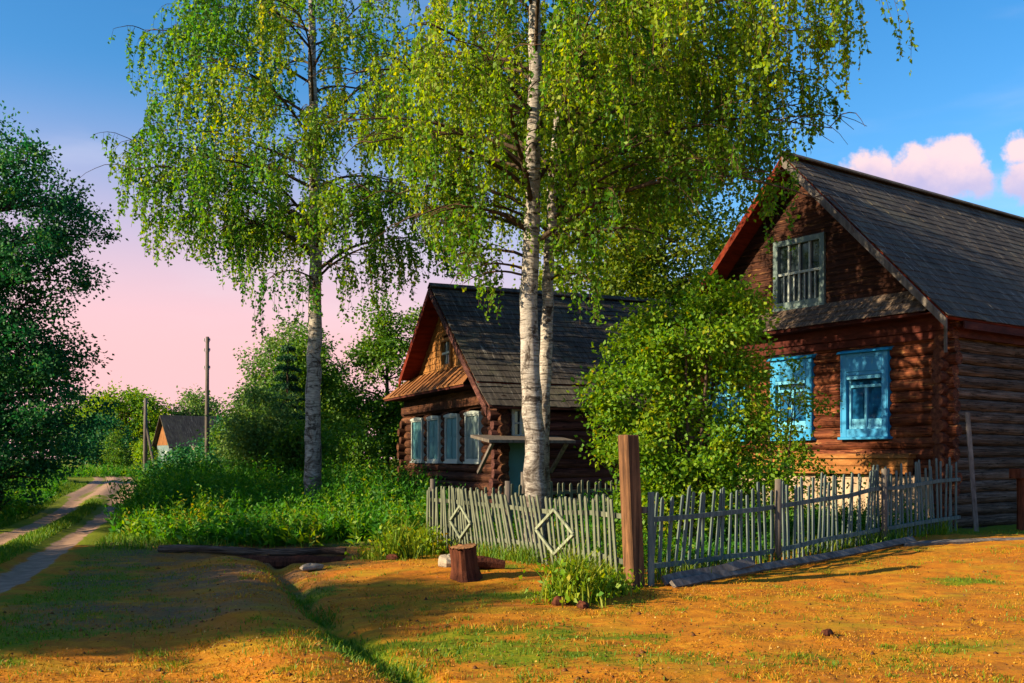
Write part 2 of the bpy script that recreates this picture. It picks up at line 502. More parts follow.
def weeping_birch(base, trunks, limbs, label, zmin, leafmat, leaf=.058, spacing=.034, seed=1, strand=(.6, 1.9),
                  density=1.0, group=None, name='birch_tree', keep=None, gap=None, sec=3.4):
    """trunks: list of (points, radii); limbs: (trunk index, height, azimuth, length, e0, e1)"""
    rng = np.random.default_rng(seed)
    root = empty(name, base, 0, label=label, cat='tree', group=group)
    for pts, rad in trunks:
        # resample the stem so it bends softly
        pts = np.array(pts, float); rad = np.array(rad, float)
        t = np.linspace(0, 1, 44); k = np.linspace(0, 1, len(pts))
        P = np.stack([np.interp(t, k, pts[:, i]) for i in range(3)], 1)
        for _ in range(3):
            P[1:-1] = (P[:-2] + 2 * P[1:-1] + P[2:]) / 4
        P[3:-1, :2] += rng.normal(size=(40, 2)) * .012
        mb = MB(); mb.tube(P, list(np.interp(t, k, rad)), 14, jit=.05)
        mb.build('trunk', M['birch'], root, smooth=True)
    tw = MB(); SP = []; SD = []; SV = []

    def stem_at(i, h):
        pts = np.array(trunks[i][0], float)
        return np.array([np.interp(h, pts[:, 2], pts[:, j]) for j in range(2)] + [h]), np.interp(h, pts[:, 2], trunks[i][1])

    def hang(p, az, L, cv):
        """one hanging strand with leaves"""
        q = p.copy()
        if gap and q[1] < -.1 and abs(q[0] - gap[0]) < gap[1] and rng.uniform() < gap[2]: return
        floor = zmin(q[0], q[1])
        L = min(L, q[2] - floor)
        if L < .12: return
        out = np.array([math.cos(az), math.sin(az), .0]) * rng.uniform(.05, .32) * min(L, 1.2)
        n = max(4, int(L / .16))
        t = np.linspace(0, 1, n)
        sw = rng.normal(size=2) * .05
        pts = q + np.outer(1 - np.exp(-3 * t), out) + np.outer(t ** 1.15, [0, 0, -L])
        pts[:, 0] += sw[0] * np.sin(t * 4) * L; pts[:, 1] += sw[1] * np.sin(t * 5) * L
        tw.tube(pts[::2] if n > 6 else pts, .0035, 3, cap=False)
        m = int(L / spacing * density)
        s = np.sort(rng.uniform(0.05, 1, m)) * (n - 1)
        i = np.minimum(s.astype(int), n - 2); f = (s - i)[:, None]
        pp = pts[i] * (1 - f) + pts[i + 1] * f
        dd = rng.normal(size=(m, 3)) * .75 + np.array([0, 0, -.75])
        SP.append(pp + rng.normal(size=(m, 3)) * .018); SD.append(dd)
        SV.append(np.clip(cv + rng.normal(size=m) * .17, 0, 1))

    for ti, h, az, L, e0, e1 in limbs:
        p0, r0 = stem_at(ti, h)
        C = curve_pts(p0, az, e0, e1, L, 11, .05, rng)
        if keep is not None and not keep(C[-1]): continue
        rr = np.linspace(max(.014, min(r0 * .34, .010 + L * .0105)), .008, len(C))
        mb = MB(); mb.tube(C, list(rr), 7, jit=.04); mb.build('limb', M['bark'] if L > 2 else M['twig'], root, smooth=True)
        limbv = rng.uniform(.10, .68)
        nsec = max(4, int(L * sec))
        for q in range(nsec):
            t = .22 + .78 * (q + rng.uniform(0, 1)) / nsec
            i = min(int(t * 11), 10); f = t * 11 - i
            pb = C[i] * (1 - f) + C[i + 1] * f
            az2 = az + rng.choice([-1, 1]) * rng.uniform(.3, 1.3)
            l2 = L * (.46 - .24 * t) * rng.uniform(.6, 1.25) + .15
            D = curve_pts(pb, az2, rng.uniform(.1, .7), rng.uniform(-1.2, -.5), l2, 6, .1, rng)
            tw.tube(D, list(np.linspace(.011, .004, 7)), 4, cap=False)
            cv = np.clip(limbv + rng.normal() * .12, 0, 1)
            for w in range(max(3, int(l2 * 7.6))):
                u = rng.uniform(.15, 1) * 6
                i2 = min(int(u), 5); f2 = u - i2
                hang(D[i2] * (1 - f2) + D[i2 + 1] * f2, az2 + rng.normal() * .9, rng.uniform(*strand) * rng.uniform(.35, 1), cv)
        for w in range(4):
            hang(C[-1] - rng.uniform(0, .25) * (C[-1] - C[-3]), az + rng.normal() * .6, rng.uniform(*strand), limbv)
    P = np.concatenate(SP); Dd = np.concatenate(SD); v = np.concatenate(SV)
    n = len(P)
    V, F = leaves_mesh(P, Dd, leaf * rng.uniform(.7, 1.25, n), leaf * .74 * rng.uniform(.7, 1.2, n), rng)
    np_mesh('crown', V, F, leafmat, {'v': ('FACE', v)}, root)
    tw.build('twigs', M['twig'], root)
    return root, n


def leafy_tree(base, lobes, label, leafmat, trunk_h, trunk_r, seed, clusters=160, per=120, leaf=.1, spread=.42, lean=(0, 0),
               name='leafy_tree', cat='tree', group=None, stems=1, barkmat=None, droop=0.0):
    """lobes: (cx,cy,cz, rx,ry,rz) local ellipsoids that the crown's leaf clusters fill"""
    rng = np.random.default_rng(seed)
    root = empty(name, base, 0, label=label, cat=cat, group=group)
    vol = np.array([l[3] * l[4] * l[5] for l in lobes]) ** .75
    C = []
    for l, k in zip(lobes, np.maximum(4, (clusters * vol / vol.sum()).astype(int))):
        d = unit(rng.normal(size=(k, 3)))
        r = rng.uniform(.25, 1, (k, 1)) ** .45
        C.append(np.array(l[:3]) + d * r * np.array(l[3:]) * (1 + .12 * rng.normal(size=(k, 1))))
    C = np.concatenate(C); C = C[C[:, 2] > .12]
    bm = barkmat or M['bark']
    top = max(l[2] for l in lobes)
    ends = []; stems_mb = []
    for s in range(stems):
        a = 2 * PI * s / stems + rng.uniform(0, 1)
        sp = 0 if stems == 1 else .35
        tip = np.array([lean[0] + math.cos(a) * sp * trunk_h * .5, lean[1] + math.sin(a) * sp * trunk_h * .5, max(trunk_h, top * .85)])
        b0 = np.array([math.cos(a), math.sin(a), 0]) * (trunk_r * (0 if stems == 1 else 1.4)) + np.array([0, 0, -.1])
        t = np.linspace(0, 1, 9)[:, None]
        pts = b0 * (1 - t) + tip * t + np.concatenate([rng.normal(size=(9, 2)) * trunk_r * .35, np.zeros((9, 1))], 1) * t * (1.2 - t)
        mb = MB(); mb.tube(pts, list(np.linspace(trunk_r * 1.1, trunk_r * .3, 9)), 9, jit=.06)
        stems_mb.append(mb)
        ends.append(pts)
    stem = np.concatenate(ends)
    brs = stems_mb
    for c in C[rng.permutation(len(C))[:min(len(C), 110)]]:
        w = np.linalg.norm(stem - c, axis=1) + np.maximum(0, stem[:, 2] - c[2] + .2) * 2
        q = int(np.argmin(w)); p = stem[q]
        m = (p + c) / 2 + np.array([0, 0, .08 * np.linalg.norm(c - p)])
        brs[q // 9].tube([p, (p + m) / 2, m, (m + c) / 2, c], [trunk_r * .26, trunk_r * .2, trunk_r * .15, trunk_r * .1, .006], 5, cap=False)
    for br in brs:
        br.build('trunk', bm, root, smooth=True)
    P = []; D = []; Vv = []
    for c in C:
        k = int(per * rng.uniform(.5, 1.4)); rad = spread * rng.uniform(.6, 1.3)
        off = rng.normal(size=(k, 3)) * rad * np.array([.62, .62, .42])
        off[:, 2] -= droop * (off[:, 0] ** 2 + off[:, 1] ** 2)
        P.append(c + off)
        D.append(off * .8 + rng.normal(size=(k, 3)) * rad * .8 + np.array([0, 0, -.25 * rad]))
        Vv.append(np.clip(rng.uniform(.2, .62) + rng.normal(size=k) * .18, 0, 1))
    P = np.concatenate(P); D = np.concatenate(D); v = np.concatenate(Vv)
    ok = P[:, 2] > .02
    P, D, v = P[ok], D[ok], v[ok]; n = len(P)
    V, F = leaves_mesh(P, D, leaf * rng.uniform(.65, 1.3, n), leaf * .72 * rng.uniform(.7, 1.2, n), rng)
    np_mesh('crown', V, F, leafmat, {'v': ('FACE', v)}, root)
    return root


def spruce(base, h, r, label, seed, group=None):
    rng = np.random.default_rng(seed)
    root = empty('spruce_tree', base, 0, label=label, cat='tree', group=group)
    mb = MB(); mb.tube([(0, 0, -.1), (0, 0, h * .5), (.05, 0, h)], [h * .022, h * .014, .01], 8); mb.build('trunk', M['bark'], root, smooth=True)
    P = []; D = []
    z = .5
    while z < h:
        rad = r * (1 - z / h) ** .85 + .1
        for b in range(9):
            a = rng.uniform(0, 2 * PI); ln = rad * rng.uniform(.7, 1.15)
            k = int(ln * 110) + 16
            t = rng.uniform(.08, 1, k)
            q = np.stack([np.cos(a) * t * ln, np.sin(a) * t * ln, z - .42 * t * ln + .18 * (t * ln) ** 2], 1)
            q += rng.normal(size=(k, 3)) * np.array([.07, .07, .05]) * (1.3 - t[:, None])
            P.append(q); D.append(np.stack([np.full(k, np.cos(a)), np.full(k, np.sin(a)), np.full(k, -.9)], 1) + rng.normal(size=(k, 3)) * .6)
        z += .26 + .012 * h
    P = np.concatenate(P); D = np.concatenate(D); n = len(P)
    V, F = leaves_mesh(P, D, rng.uniform(.1, .2, n), rng.uniform(.03, .055, n), rng)
    np_mesh('crown', V, F, M['needles'], {'v': ('FACE', np.clip(rng.normal(.4, .2, n), 0, 1))}, root)
    return root


def blades(name, X, Y, H, W, mat, v, kind=None, lean=.35, loc=(0, 0, 0), parent=None, rng=RNG, Z=None):
    """bent grass blades, two faces each (a quad and a tip quad)"""
    n = len(X)
    Z = terrain(X, Y) if Z is None else Z
    a = rng.uniform(0, 2 * PI, n); b = rng.uniform(0, 2 * PI, n)
    sx, sy = np.cos(a) * W / 2, np.sin(a) * W / 2
    ln = H * lean * rng.uniform(.2, 1.6, n)
    lx, ly = np.cos(b) * ln, np.sin(b) * ln
    V = np.empty((n, 6, 3))
    V[:, 0] = np.stack([X - sx, Y - sy, Z - .01], 1); V[:, 1] = np.stack([X + sx, Y + sy, Z - .01], 1)
    V[:, 2] = np.stack([X + sx * .85 + lx * .35, Y + sy * .85 + ly * .35, Z + H * .58], 1)
    V[:, 3] = np.stack([X - sx * .85 + lx * .35, Y - sy * .85 + ly * .35, Z + H * .58], 1)
    V[:, 4] = np.stack([X + sx * .15 + lx, Y + sy * .15 + ly, Z + H], 1)
    V[:, 5] = np.stack([X - sx * .15 + lx, Y - sy * .15 + ly, Z + H], 1)
    i = np.arange(n)[:, None] * 6
    F = np.concatenate([i + np.array([[0, 1, 2, 3]]), i + np.array([[3, 2, 4, 5]])], 0)
    o = np_mesh(name, V.reshape(-1, 3), F, mat, {'v': ('FACE', np.concatenate([v, v]))}, parent, loc)
    if kind: o['kind'] = kind
    return o


# ----------------------------------------------------------------------------------------------
# ground, road
def axis(segs):
    out = [segs[0][0]]
    for a, b, st in segs:
        k = max(1, int(round((b - a) / st)))
        out += list(np.linspace(a, b, k + 1)[1:])
    return np.array(out)


xs = axis([(-900, -300, 150), (-300, -90, 30), (-90, -34, 4), (-34, -11, .35), (-11, 11, .11), (11, 24, .4), (24, 60, 4), (60, 300, 40), (300, 900, 150)])
ys = axis([(-300, -60, 40), (-60, 0, 6), (0, 5, .4), (5, 22, .11), (22, 34, .25), (34, 90, 1.0), (90, 200, 10), (200, 1000, 100)])
GX, GY = np.meshgrid(xs, ys, indexing='ij')
GZ = terrain(GX, GY)
nx, ny = GX.shape
idx = np.arange(nx * ny).reshape(nx, ny)
F = np.stack([idx[:-1, :-1], idx[1:, :-1], idx[1:, 1:], idx[:-1, 1:]], -1).reshape(-1, 4)
V = np.stack([GX, GY, GZ], -1).reshape(-1, 3)
g = np_mesh('ground', V, F, M['ground'], {'green': ('POINT', green_mask(GX, GY).ravel()), 'road': ('POINT', np.zeros(nx * ny)), 'lawn_shade': ('POINT', (.85 * sstep(-1.6, -3.6, GX) * sstep(8.6, 10.6, GY) * sstep(22, 19, GY) * sstep(.30, .62, fbm(GX * .9, GY * 1.8, 64))).ravel())})  # last mask: greyer tint painted on the left lawn where tree shade lies
g.data.polygons.foreach_set('use_smooth', np.ones(len(g.data.polygons), bool))
tag(g, kind='structure')


def ribbon(name, poly, half, z_off):
    P = [np.array(poly[0], float)]
    for a, b in zip(poly[:-1], poly[1:]):
        a = np.array(a, float); b = np.array(b, float); d = np.linalg.norm(b - a); k = max(2, int(d / .3))
        P += [a + (b - a) * (i + 1) / k for i in range(k)]
    P = np.array(P)
    for _ in range(30):
        P[1:-1] = (P[:-2] + 2 * P[1:-1] + P[2:]) / 4
    T = np.gradient(P, axis=0); T = unit(T); N = np.stack([T[:, 1], -T[:, 0]], 1)
    c = np.linspace(-1, 1, 23)
    X = P[:, None, 0] + N[:, None, 0] * c[None] * half; Y = P[:, None, 1] + N[:, None, 1] * c[None] * half
    Z = terrain(X, Y) + z_off - (z_off + .05) * np.abs(c[None]) ** 8
    wheel = np.exp(-((np.abs(c) * half - .66) / .25) ** 4)
    far = sstep(30, 42, P[:, 1])[:, None]
    road = wheel[None] * (1 - far) + far * np.clip(1.25 - (np.abs(c[None]) * half / 1.35) ** 4, 0, 1)
    road = np.clip(road + .9 * (fbm(X * 2.2, Y * 2.2, 77) - .5), 0, 1) * (np.abs(c[None]) < .97)
    n, m = X.shape; ii = np.arange(n * m).reshape(n, m)
    Fq = np.stack([ii[:-1, :-1], ii[1:, :-1], ii[1:, 1:], ii[:-1, 1:]], -1).reshape(-1, 4)
    o = np_mesh(name, np.stack([X, Y, Z], -1).reshape(-1, 3), Fq, M['ground'],
                {'green': ('POINT', np.clip(green_mask(X, Y), 0, 1).ravel()), 'road': ('POINT', road.ravel())})
    o.data.polygons.foreach_set('use_smooth', np.ones(len(o.data.polygons), bool))
    tag(o, kind='structure')
    return o


ribbon('dirt_road', ROAD, 1.5, .03)


# ----------------------------------------------------------------------------------------------
# log houses.  Local axes: x runs into the house, y runs left along the front, z up; the near right corner is the origin
def log_row(mb, horiz, a0, a1, off, z, r, flip=False, jit=.012):
    n = max(2, int(abs(a1 - a0) / .55) + 1)
    pts = []
    for i in range(n + 1):
        t = a0 + (a1 - a0) * i / n
        j1, j2 = random.uniform(-jit, jit), random.uniform(-jit, jit)
        if i in (0, n): j1 = j2 = 0
        pts.append((off + j1, t, z + j2) if horiz == 'y' else (t, off + j1, z + j2))
    mb.tube(pts, [r * random.uniform(.955, 1.04) for _ in pts], 12)


def log_wall(name, mat, parent, horiz, a0, a1, off, z0, z1, r=.125, openings=(), shift=0.0, ext=.26):
    mb = MB(); step = r * 1.86; z = z0 + r + shift
    while z + r * .6 < z1:
        e0, e1 = ext * random.uniform(.75, 1.15), ext * random.uniform(.75, 1.15)
        segs = [(a0 - e0, a1 + e1)]
        for (p, q, lo, hi) in openings:
            if z + r > lo and z - r < hi:
                ns = []
                for s, e in segs:
                    if q <= s or p >= e: ns.append((s, e)); continue
                    if p > s: ns.append((s, p))
                    if q < e: ns.append((q, e))
                segs = ns
        for s, e in segs:
            if e - s > .08: log_row(mb, horiz, s, e, off, z, r * random.uniform(.95, 1.03))
        z += step
    return mb.build(name, mat, parent, smooth=False)


FRONT = lambda u, v, w: (-w, u, v)
SIDE = lambda u, v, w: (u, -w, v)


def frame_boards(mb, u0, u1, v0, v1, w0, w1, t, head=None, foot=None):
    head = head or t; foot = foot or t
    mb.bx(u0, u0 + t, v0, v1, w0, w1); mb.bx(u1 - t, u1, v0, v1, w0, w1)
    mb.bx(u0 + t, u1 - t, v1 - head, v1, w0, w1 - .004); mb.bx(u0 + t, u1 - t, v0, v0 + foot, w0, w1 - .004)


def blue_window(parent, uc, v0, v1, wd):
    u0, u1 = uc - wd / 2, uc + wd / 2
    c = MB(); frame_boards(c, u0, u1, v0, v1, .02, .19, .15, .48, .17)
    c.bx(u0 + .15, u1 - .15, v1 - .40, v1 - .10, .184, .20)          # raised field on the header board
    c.bx(u0 + .02, u0 + .045, v0 + .1, v1 - .1, .19, .202); c.bx(u1 - .045, u1 - .02, v0 + .1, v1 - .1, .19, .202)
    w = c.build('window', M['blue'], parent, bevel=.006, fn=FRONT)
    h = MB(); h.prism([(u0 - .05, v1, .0), (u0 - .05, v1, .27), (u0 - .05, v1 + .05, .24), (u0 - .05, v1 + .10, .0)], (wd + .1, 0, 0))
    h.build('head_cap', M['blue'], w, bevel=.005, fn=FRONT)
    s = MB(); s.bx(u0 - .03, u1 + .03, v0 - .055, v0, .0, .25); s.build('sill', M['blue'], w, bevel=.006, fn=FRONT)
    a0, a1, b0, b1 = u0 + .15, u1 - .15, v0 + .17, v1 - .48
    f = MB(); frame_boards(f, a0 + .003, a1 - .003, b0 + .003, b1 - .003, .03, .10, .055)
    tr = b0 + (b1 - b0) * .80
    f.bx(a0 + .058, a1 - .058, tr - .03, tr + .03, .035, .112)
    f.bx((a0 + a1) / 2 - .03, (a0 + a1) / 2 + .03, b0 + .058, tr - .03, .035, .108)
    f.build('sash', M['blue_lt'], w, bevel=.004, fn=FRONT)
    l = MB(); l.bx(a0 + .02, a1 - .02, v1 - .56, v1 - .49, .10, .2); l.build('ledge_moulding', M['blue_lt'], w, fn=FRONT)
    k = MB(); k.bx(a0 + .058, a1 - .058, b0 + .058, b0 + .22, .04, .075)
    k.build('lower_panel', M['blue_lt'], w, fn=FRONT)
    p = MB(); p.bx(a0 + .01, a1 - .01, b0 + .01, b1 - .01, .045, .055); p.build('pane', M['pane_blue'], w, fn=FRONT)
    d = MB(); d.bx(u0 + .04, u1 - .04, v0 + .04, v1 - .04, -.12, .018); d.build('jamb', M['blue'], w, fn=FRONT)
    return w


def courses(parent, name, mat, x0, x1, top, bot, n, th=.022, lap=.05, jag=.012, cols=None):
    """one roof slope as overlapping courses. top/bot are (y,z) of the ridge line and the eave line; boards run x0..x1"""
    ty, tz_ = top; by, bz = bot
    L = math.hypot(by - ty, bz - tz_); dy, dz = (by - ty) / L, (bz - tz_) / L
    ny, nz = -dz, dy
    if nz < 0: ny, nz = -ny, -nz
    mb = MB()
    cols = cols or max(1, int((x1 - x0) / .45))
    for i in range(n):
        s0 = L * i / n - (lap if i else 0); s1 = L * (i + 1) / n
        xe = x0
        k = cols
        for j in range(k):
            xa = x0 + (x1 - x0) * j / k + (random.uniform(-.05, .05) if 0 < j else 0) if j else x0
            xa = xe
            xb = x1 if j == k - 1 else x0 + (x1 - x0) * (j + 1) / k + random.uniform(-.07, .07)
            xe = xb
            e = s1 + random.uniform(-jag, jag) * 1.5
            up = th * (1.0 + random.uniform(0, .8))
            q = []
            for (s, o) in ((s0, .003), (e, up)):
                q.append((ty + dy * s + ny * o, tz_ + dz * s + nz * o))
            lo = [(ty + dy * s + ny * (o - th * .9), tz_ + dz * s + nz * (o - th * .9)) for (s, o) in ((s0, .003), (e, up))]
            g = .004
            poly = [(xa + g, *q[0]), (xa + g, *q[1]), (xa + g, *lo[1]), (xa + g, *lo[0])]
            mb.prism(poly, (xb - xa - 2 * g, 0, 0))
    # solid deck beneath
    dk = [(x0 + .03, ty + ny * -.02, tz_ + nz * -.02), (x0 + .03, by + ny * -.02, bz + nz * -.02),
          (x0 + .03, by + ny * -.075, bz + nz * -.075), (x0 + .03, ty + ny * -.075, tz_ + nz * -.075)]
    o = mb.build(name, mat, parent)
    return o, dk


def deck(parent, name, mat, dk, length):
    mb = MB(); mb.prism(dk, (length, 0, 0)); return mb.build(name, mat, parent)


def lap_gable(parent, name, mat, W, zb, zr, slope, bh=.15, hole=None, xo=0.0, inset=.02, vertical=False):
    """triangular gable of horizontal lap boards in the plane x = xo; hole = (y0,y1,z0,z1)"""
    mb = MB(); z = zb
    yc = W / 2
    while z < zr - .05:
        zt = min(z + bh, zr - .01)
        h0 = (zr - z) / slope - inset; h1 = max((zr - zt) / slope - inset, .01)
        j = random.uniform(0, .006)
        def board(a0, a1, b0, b1):
            mb.add([(xo - .026 - j, a0, z), (xo - .026 - j, a1, z), (xo - .006, b1, zt + .012), (xo - .006, b0, zt + .012),
                    (xo + .012, a0, z), (xo + .012, a1, z), (xo + .012, b1, zt + .012), (xo + .012, b0, zt + .012)],
                   [(0, 1, 2, 3), (4, 7, 6, 5), (0, 4, 5, 1), (3, 2, 6, 7), (0, 3, 7, 4), (1, 5, 6, 2)])
        if hole and zt > hole[2] and z < hole[3]:
            board(yc - h0, hole[0], yc - h1, hole[0]); board(hole[1], yc + h0, hole[1], yc + h1)
        else:
            board(yc - h0, yc + h0, yc - h1, yc + h1)
        z = zt
    return mb.build(name, mat, parent)


def attic_window(parent, uc, v0, v1, wd, cols, rows, frame, bars, pane, t=.1):
    u0, u1 = uc - wd / 2, uc + wd / 2
    c = MB(); frame_boards(c, u0, u1, v0, v1, -.03, .085, t)
    c.bx(u0 - .03, u1 + .03, v0 - .06, v0, -.02, .12)
    w = c.build('attic_window', M[frame], parent, bevel=.005, fn=FRONT)
    f = MB()
    for i in range(1, cols):
        u = u0 + t + (wd - 2 * t) * i / cols; f.bx(u - .022, u + .022, v0 + t, v1 - t, .0, .05)
    for i in range(1, rows):
        v = v0 + t + (v1 - v0 - 2 * t) * i / rows; f.bx(u0 + t, u1 - t, v - .028, v + .028, -.004, .056)
    if cols > 3:
        vm = v0 + (v1 - v0) * .5
        for i in range(1, cols * 2, 2):
            u = u0 + t + (wd - 2 * t) * i / (cols * 2); f.bx(u - .014, u + .014, v0 + t, vm, .004, .04)
    f.build('muntins', M[bars], w, fn=FRONT)
    p = MB(); p.bx(u0 + t * .6, u1 - t * .6, v0 + t * .6, v1 - t * .6, -.022, -.012); p.build('pane', M[pane], w, fn=FRONT)
    return w


# ------------------------------------------------------------------ the house with blue windows (right)
ROT1 = R(36)
house = empty('log_house', (8.66, 20.0, .18), ROT1,
              label='brown log house with bright blue window casings at right behind the fence', cat='house')
W, L = 7.06, 14.0
RZ, EZ, EY = 8.28, 4.22, -.42                      # ridge height, eave height and eave offset
SL = (RZ - EZ) / (W / 2 - EY)
WT = 4.42                                          # top of the log walls
wins = [(1.74, 1.16), (3.66, 1.16), (5.58, 1.16)]
V0, V1 = 1.92, 3.72
ops = [(u - w / 2 + .06, u + w / 2 - .06, V0 + .02, V1 - .02) for u, w in wins]
log_wall('front_wall', M['log_red'], house, 'y', 0, W, .0, .70, 4.28, .128, ops)
log_wall('side_wall', M['log_grey'], house, 'x', .0, L, .0, -.55, 4.1, .128, shift=.119, ext=.0)
log_wall('corner_log_ends', M['log_end'], house, 'x', -.02, -.01, .0, -.55, 4.1, .13, shift=.119, ext=.25)
log_wall('left_wall', M['log_red'], house, 'x', .0, L, W, -.55, 4.1, .128, shift=.119)
log_wall('rear_wall', M['log_grey'], house, 'y', 0, W, L, .05, 4.28, .128)
for u, w in wins:
    blue_window(house, u, V0, V1, w)
pl = MB()
y = .16
while y < W - .1:
    wdt = random.uniform(.16, .24)
    pl.bx(-.17 + random.uniform(-.012, .012), -.13, y, y + wdt - .008, -.15, 1.1 + random.uniform(-.02, .02)); y += wdt
pl.build('plinth', M['plinth'], house, bevel=.004)
lg = MB()
lg.bx(-.42, -.12, .55, W - .2, 1.46, 1.53); lg.bx(-.36, -.13, .6, W - .25, 1.30, 1.455); lg.bx(-.35, -.135, .62, W - .3, 1.13, 1.295)
lg.bx(-.40, -.12, .5, W - .22, 1.53, 1.56)
lg.build('ledge', M['ledge'], house, bevel=.012)
fr = MB(); fr.bx(-.20, -.12, -.16, W + .16, 4.02, 4.31); fr.bx(-.15, -.11, -.1, W + .1, 3.86, 4.015)
fr.build('frieze', M['frieze'], house, bevel=.006)
sf = MB(); sf.bx(-.1, L, -.22, -.14, 3.88, 4.24); sf.build('side_frieze', M['frieze'], house, bevel=.006)
# skirt roof across the foot of the gable
pr = MB()
for i in range(4):
    a, b = i / 4, (i + 1) / 4
    x0_, z0_ = -.08 - .50 * a, 4.90 - .52 * a; x1_, z1_ = -.08 - .50 * b - .03, 4.90 - .52 * b - .02
    y = -.40; sh = .12
    y = EY + (z0_ - EZ + .16) / SL; ymx = W - y
    while y < ymx:
        yb = min(y + random.uniform(.10, .15), ymx); j = random.uniform(0, .012); e = random.uniform(-.02, .012)
        pr.add([(x0_, y, z0_ + .004), (x1_ - e, y + .05, z1_ + .03 + j), (x1_ - e, yb + .05 - .008, z1_ + .03 + j), (x0_, yb - .008, z0_ + .004),
                (x0_, y, z0_ - .016), (x1_ - e, y + .05, z1_ + .01 + j), (x1_ - e, yb + .05 - .008, z1_ + .01 + j), (x0_, yb - .008, z0_ - .016)],
               [(0, 1, 2, 3), (4, 7, 6, 5), (0, 4, 5, 1), (1, 5, 6, 2), (2, 6, 7, 3), (3, 7, 4, 0)])
        y = yb
pr.build('skirt_roof', M['shingle'], house)
sk = MB(); sk.prism([(-.06, .22, 4.84), (-.57, .22, 4.335), (-.57, .22, 4.30), (-.06, .22, 4.30)], (0, W - .44, 0)); sk.prism([(-.06, -.16, 4.37), (-.57, -.16, 4.335), (-.57, -.16, 4.31), (-.06, -.16, 4.31)], (0, W + .32, 0)); sk.build('skirt_board', M['frieze'], house)
hole = (W / 2 - .62, W / 2 + .62, 5.02, 6.42)
lap_gable(house, 'gable_wall', M['gable'], W, 4.90, RZ - .12, SL, .155, hole)
attic_window(house, W / 2, 4.93, 6.50, 1.42, 4, 2, 'greyblue', 'white', 'pane_dark', .13)
# roof
OV = -.62
o, dkR = courses(house, 'roof', M['roof'], OV, L + .5, (W / 2, RZ), (EY, EZ), 23, .013)
o2, dkL = courses(house, 'roof', M['roof'], OV, L + .5, (W / 2, RZ), (W - EY, EZ), 23, .013)
deck(house, 'soffit', M['soffit'], dkL, L + 1.0); deck(house, 'soffit', M['soffit'], dkR, L + 1.0)
rc = MB(); rc.bar((OV - .02, W / 2 - .09, RZ + .035), (L + .5, W / 2 - .09, RZ + .035), .22, .03, (0, -.7, 1)); rc.bar((OV - .02, W / 2 + .09, RZ + .035), (L + .5, W / 2 + .09, RZ + .035), .22, .03, (0, .7, 1))
rc.build('ridge_cap', M['roof'], house)
for sgn, mt in ((-1, 'board_grey'), (1, 'soffit')):
    b = MB(); ye = EY if sgn < 0 else W - EY
    dz_ = -.10
    b.prism([(OV - .04, W / 2, RZ + dz_ + .07), (OV - .04, ye, EZ + dz_ + .04), (OV - .04, ye, EZ + dz_ - .15), (OV - .04, W / 2, RZ + dz_ - .15)], (.035, 0, 0))
    b.build('barge_board', M[mt], house, bevel=.004)
    b = MB(); b.bx(-.02, L + .45, min(ye, ye + sgn * -.03), max(ye, ye + sgn * -.03), EZ - .2, EZ - .05); b.build('fascia', M['frieze'], house)
dp = MB(); dp.bx(-.30, -.25, -.20, -.15, 3.55, 4.15); dp.build('corner_bracket', M['board_grey'], house)

# ------------------------------------------------------------------ the house with teal shutters (left)
ROT2 = R(23)
h2 = empty('log_house', (-.26, 23.0, .12), ROT2,
           label='smaller dark log house with teal shutters and porch behind the birch trunk', cat='house')
W2, L2 = 7.3, 6.5
RZ2, EZ2, EY2 = 6.02, 2.72, -.45
OV2 = -.50
SL2 = (RZ2 - EZ2) / (W2 / 2 - EY2)
log_wall('front_wall', M['brown2'], h2, 'y', 0, W2, 0, .05, 3.0, .12,
         [(u - .44, u + .44, 1.46, 2.6) for u in (1.44, 2.95, 4.42, 5.88)])
log_wall('side_wall', M['maroon'], h2, 'x', 0, L2, 0, .05, 2.75, .12, [(.25, .95, 2.02, 2.66), (.15, .95, 0, 1.92)], shift=.11)
log_wall('left_wall', M['brown2'], h2, 'x', 0, L2, W2, .05, 2.75, .12, shift=.11)
log_wall('rear_wall', M['brown2'], h2, 'y', 0, W2, L2, .05, 3.0, .12)


def shutter_window(parent, uc, v0, v1, wd, shutmat):
    u0, u1 = uc - wd / 2, uc + wd / 2
    c = MB(); frame_boards(c, u0, u1, v0, v1, .0, .17, .065)
    n = 8
    arch = [(u0 - .03 + (wd + .06) * i / n, v1 + .02 + .035 * math.sin(PI * i / n), .12) for i in range(n + 1)]
    c.prism(arch + [(u1 + .03, v1 - .03, .12), (u0 - .03, v1 - .03, .12)], (0, 0, .07))
    c.bx(u0 - .04, u1 + .04, v0 - .05, v0, .0, .2)
    w = c.build('window', M['white'], parent, fn=FRONT)
    for s in (-1, 1):
        b = MB(); lo, hi = (u0 + .07, uc - .012) if s < 0 else (uc + .012, u1 - .07)
        b.bx(lo, hi, v0 + .02, v1 - .02, .10, .13)
        b.bx(lo + .05, hi - .05, v0 + .1, (v0 + v1) / 2 - .05, .13, .14); b.bx(lo + .05, hi - .05, (v0 + v1) / 2 + .05, v1 - .1, .13, .14)
        b.build('shutter', M[shutmat], w, bevel=.004, fn=FRONT)
    return w


for i, u in enumerate((1.44, 2.95, 4.42, 5.88)):
    shutter_window(h2, u, 1.44, 2.62, .98, 'greyblue' if i == 0 else 'teal')
fz = MB(); fz.bx(-.19, -.11, .0, W2 - .0, 2.80, 3.02); fz.bx(-.16, -.10, .15, W2 - .15, 3.02, 3.195); fz.build('frieze', M['brown2'], h2, bevel=.005)
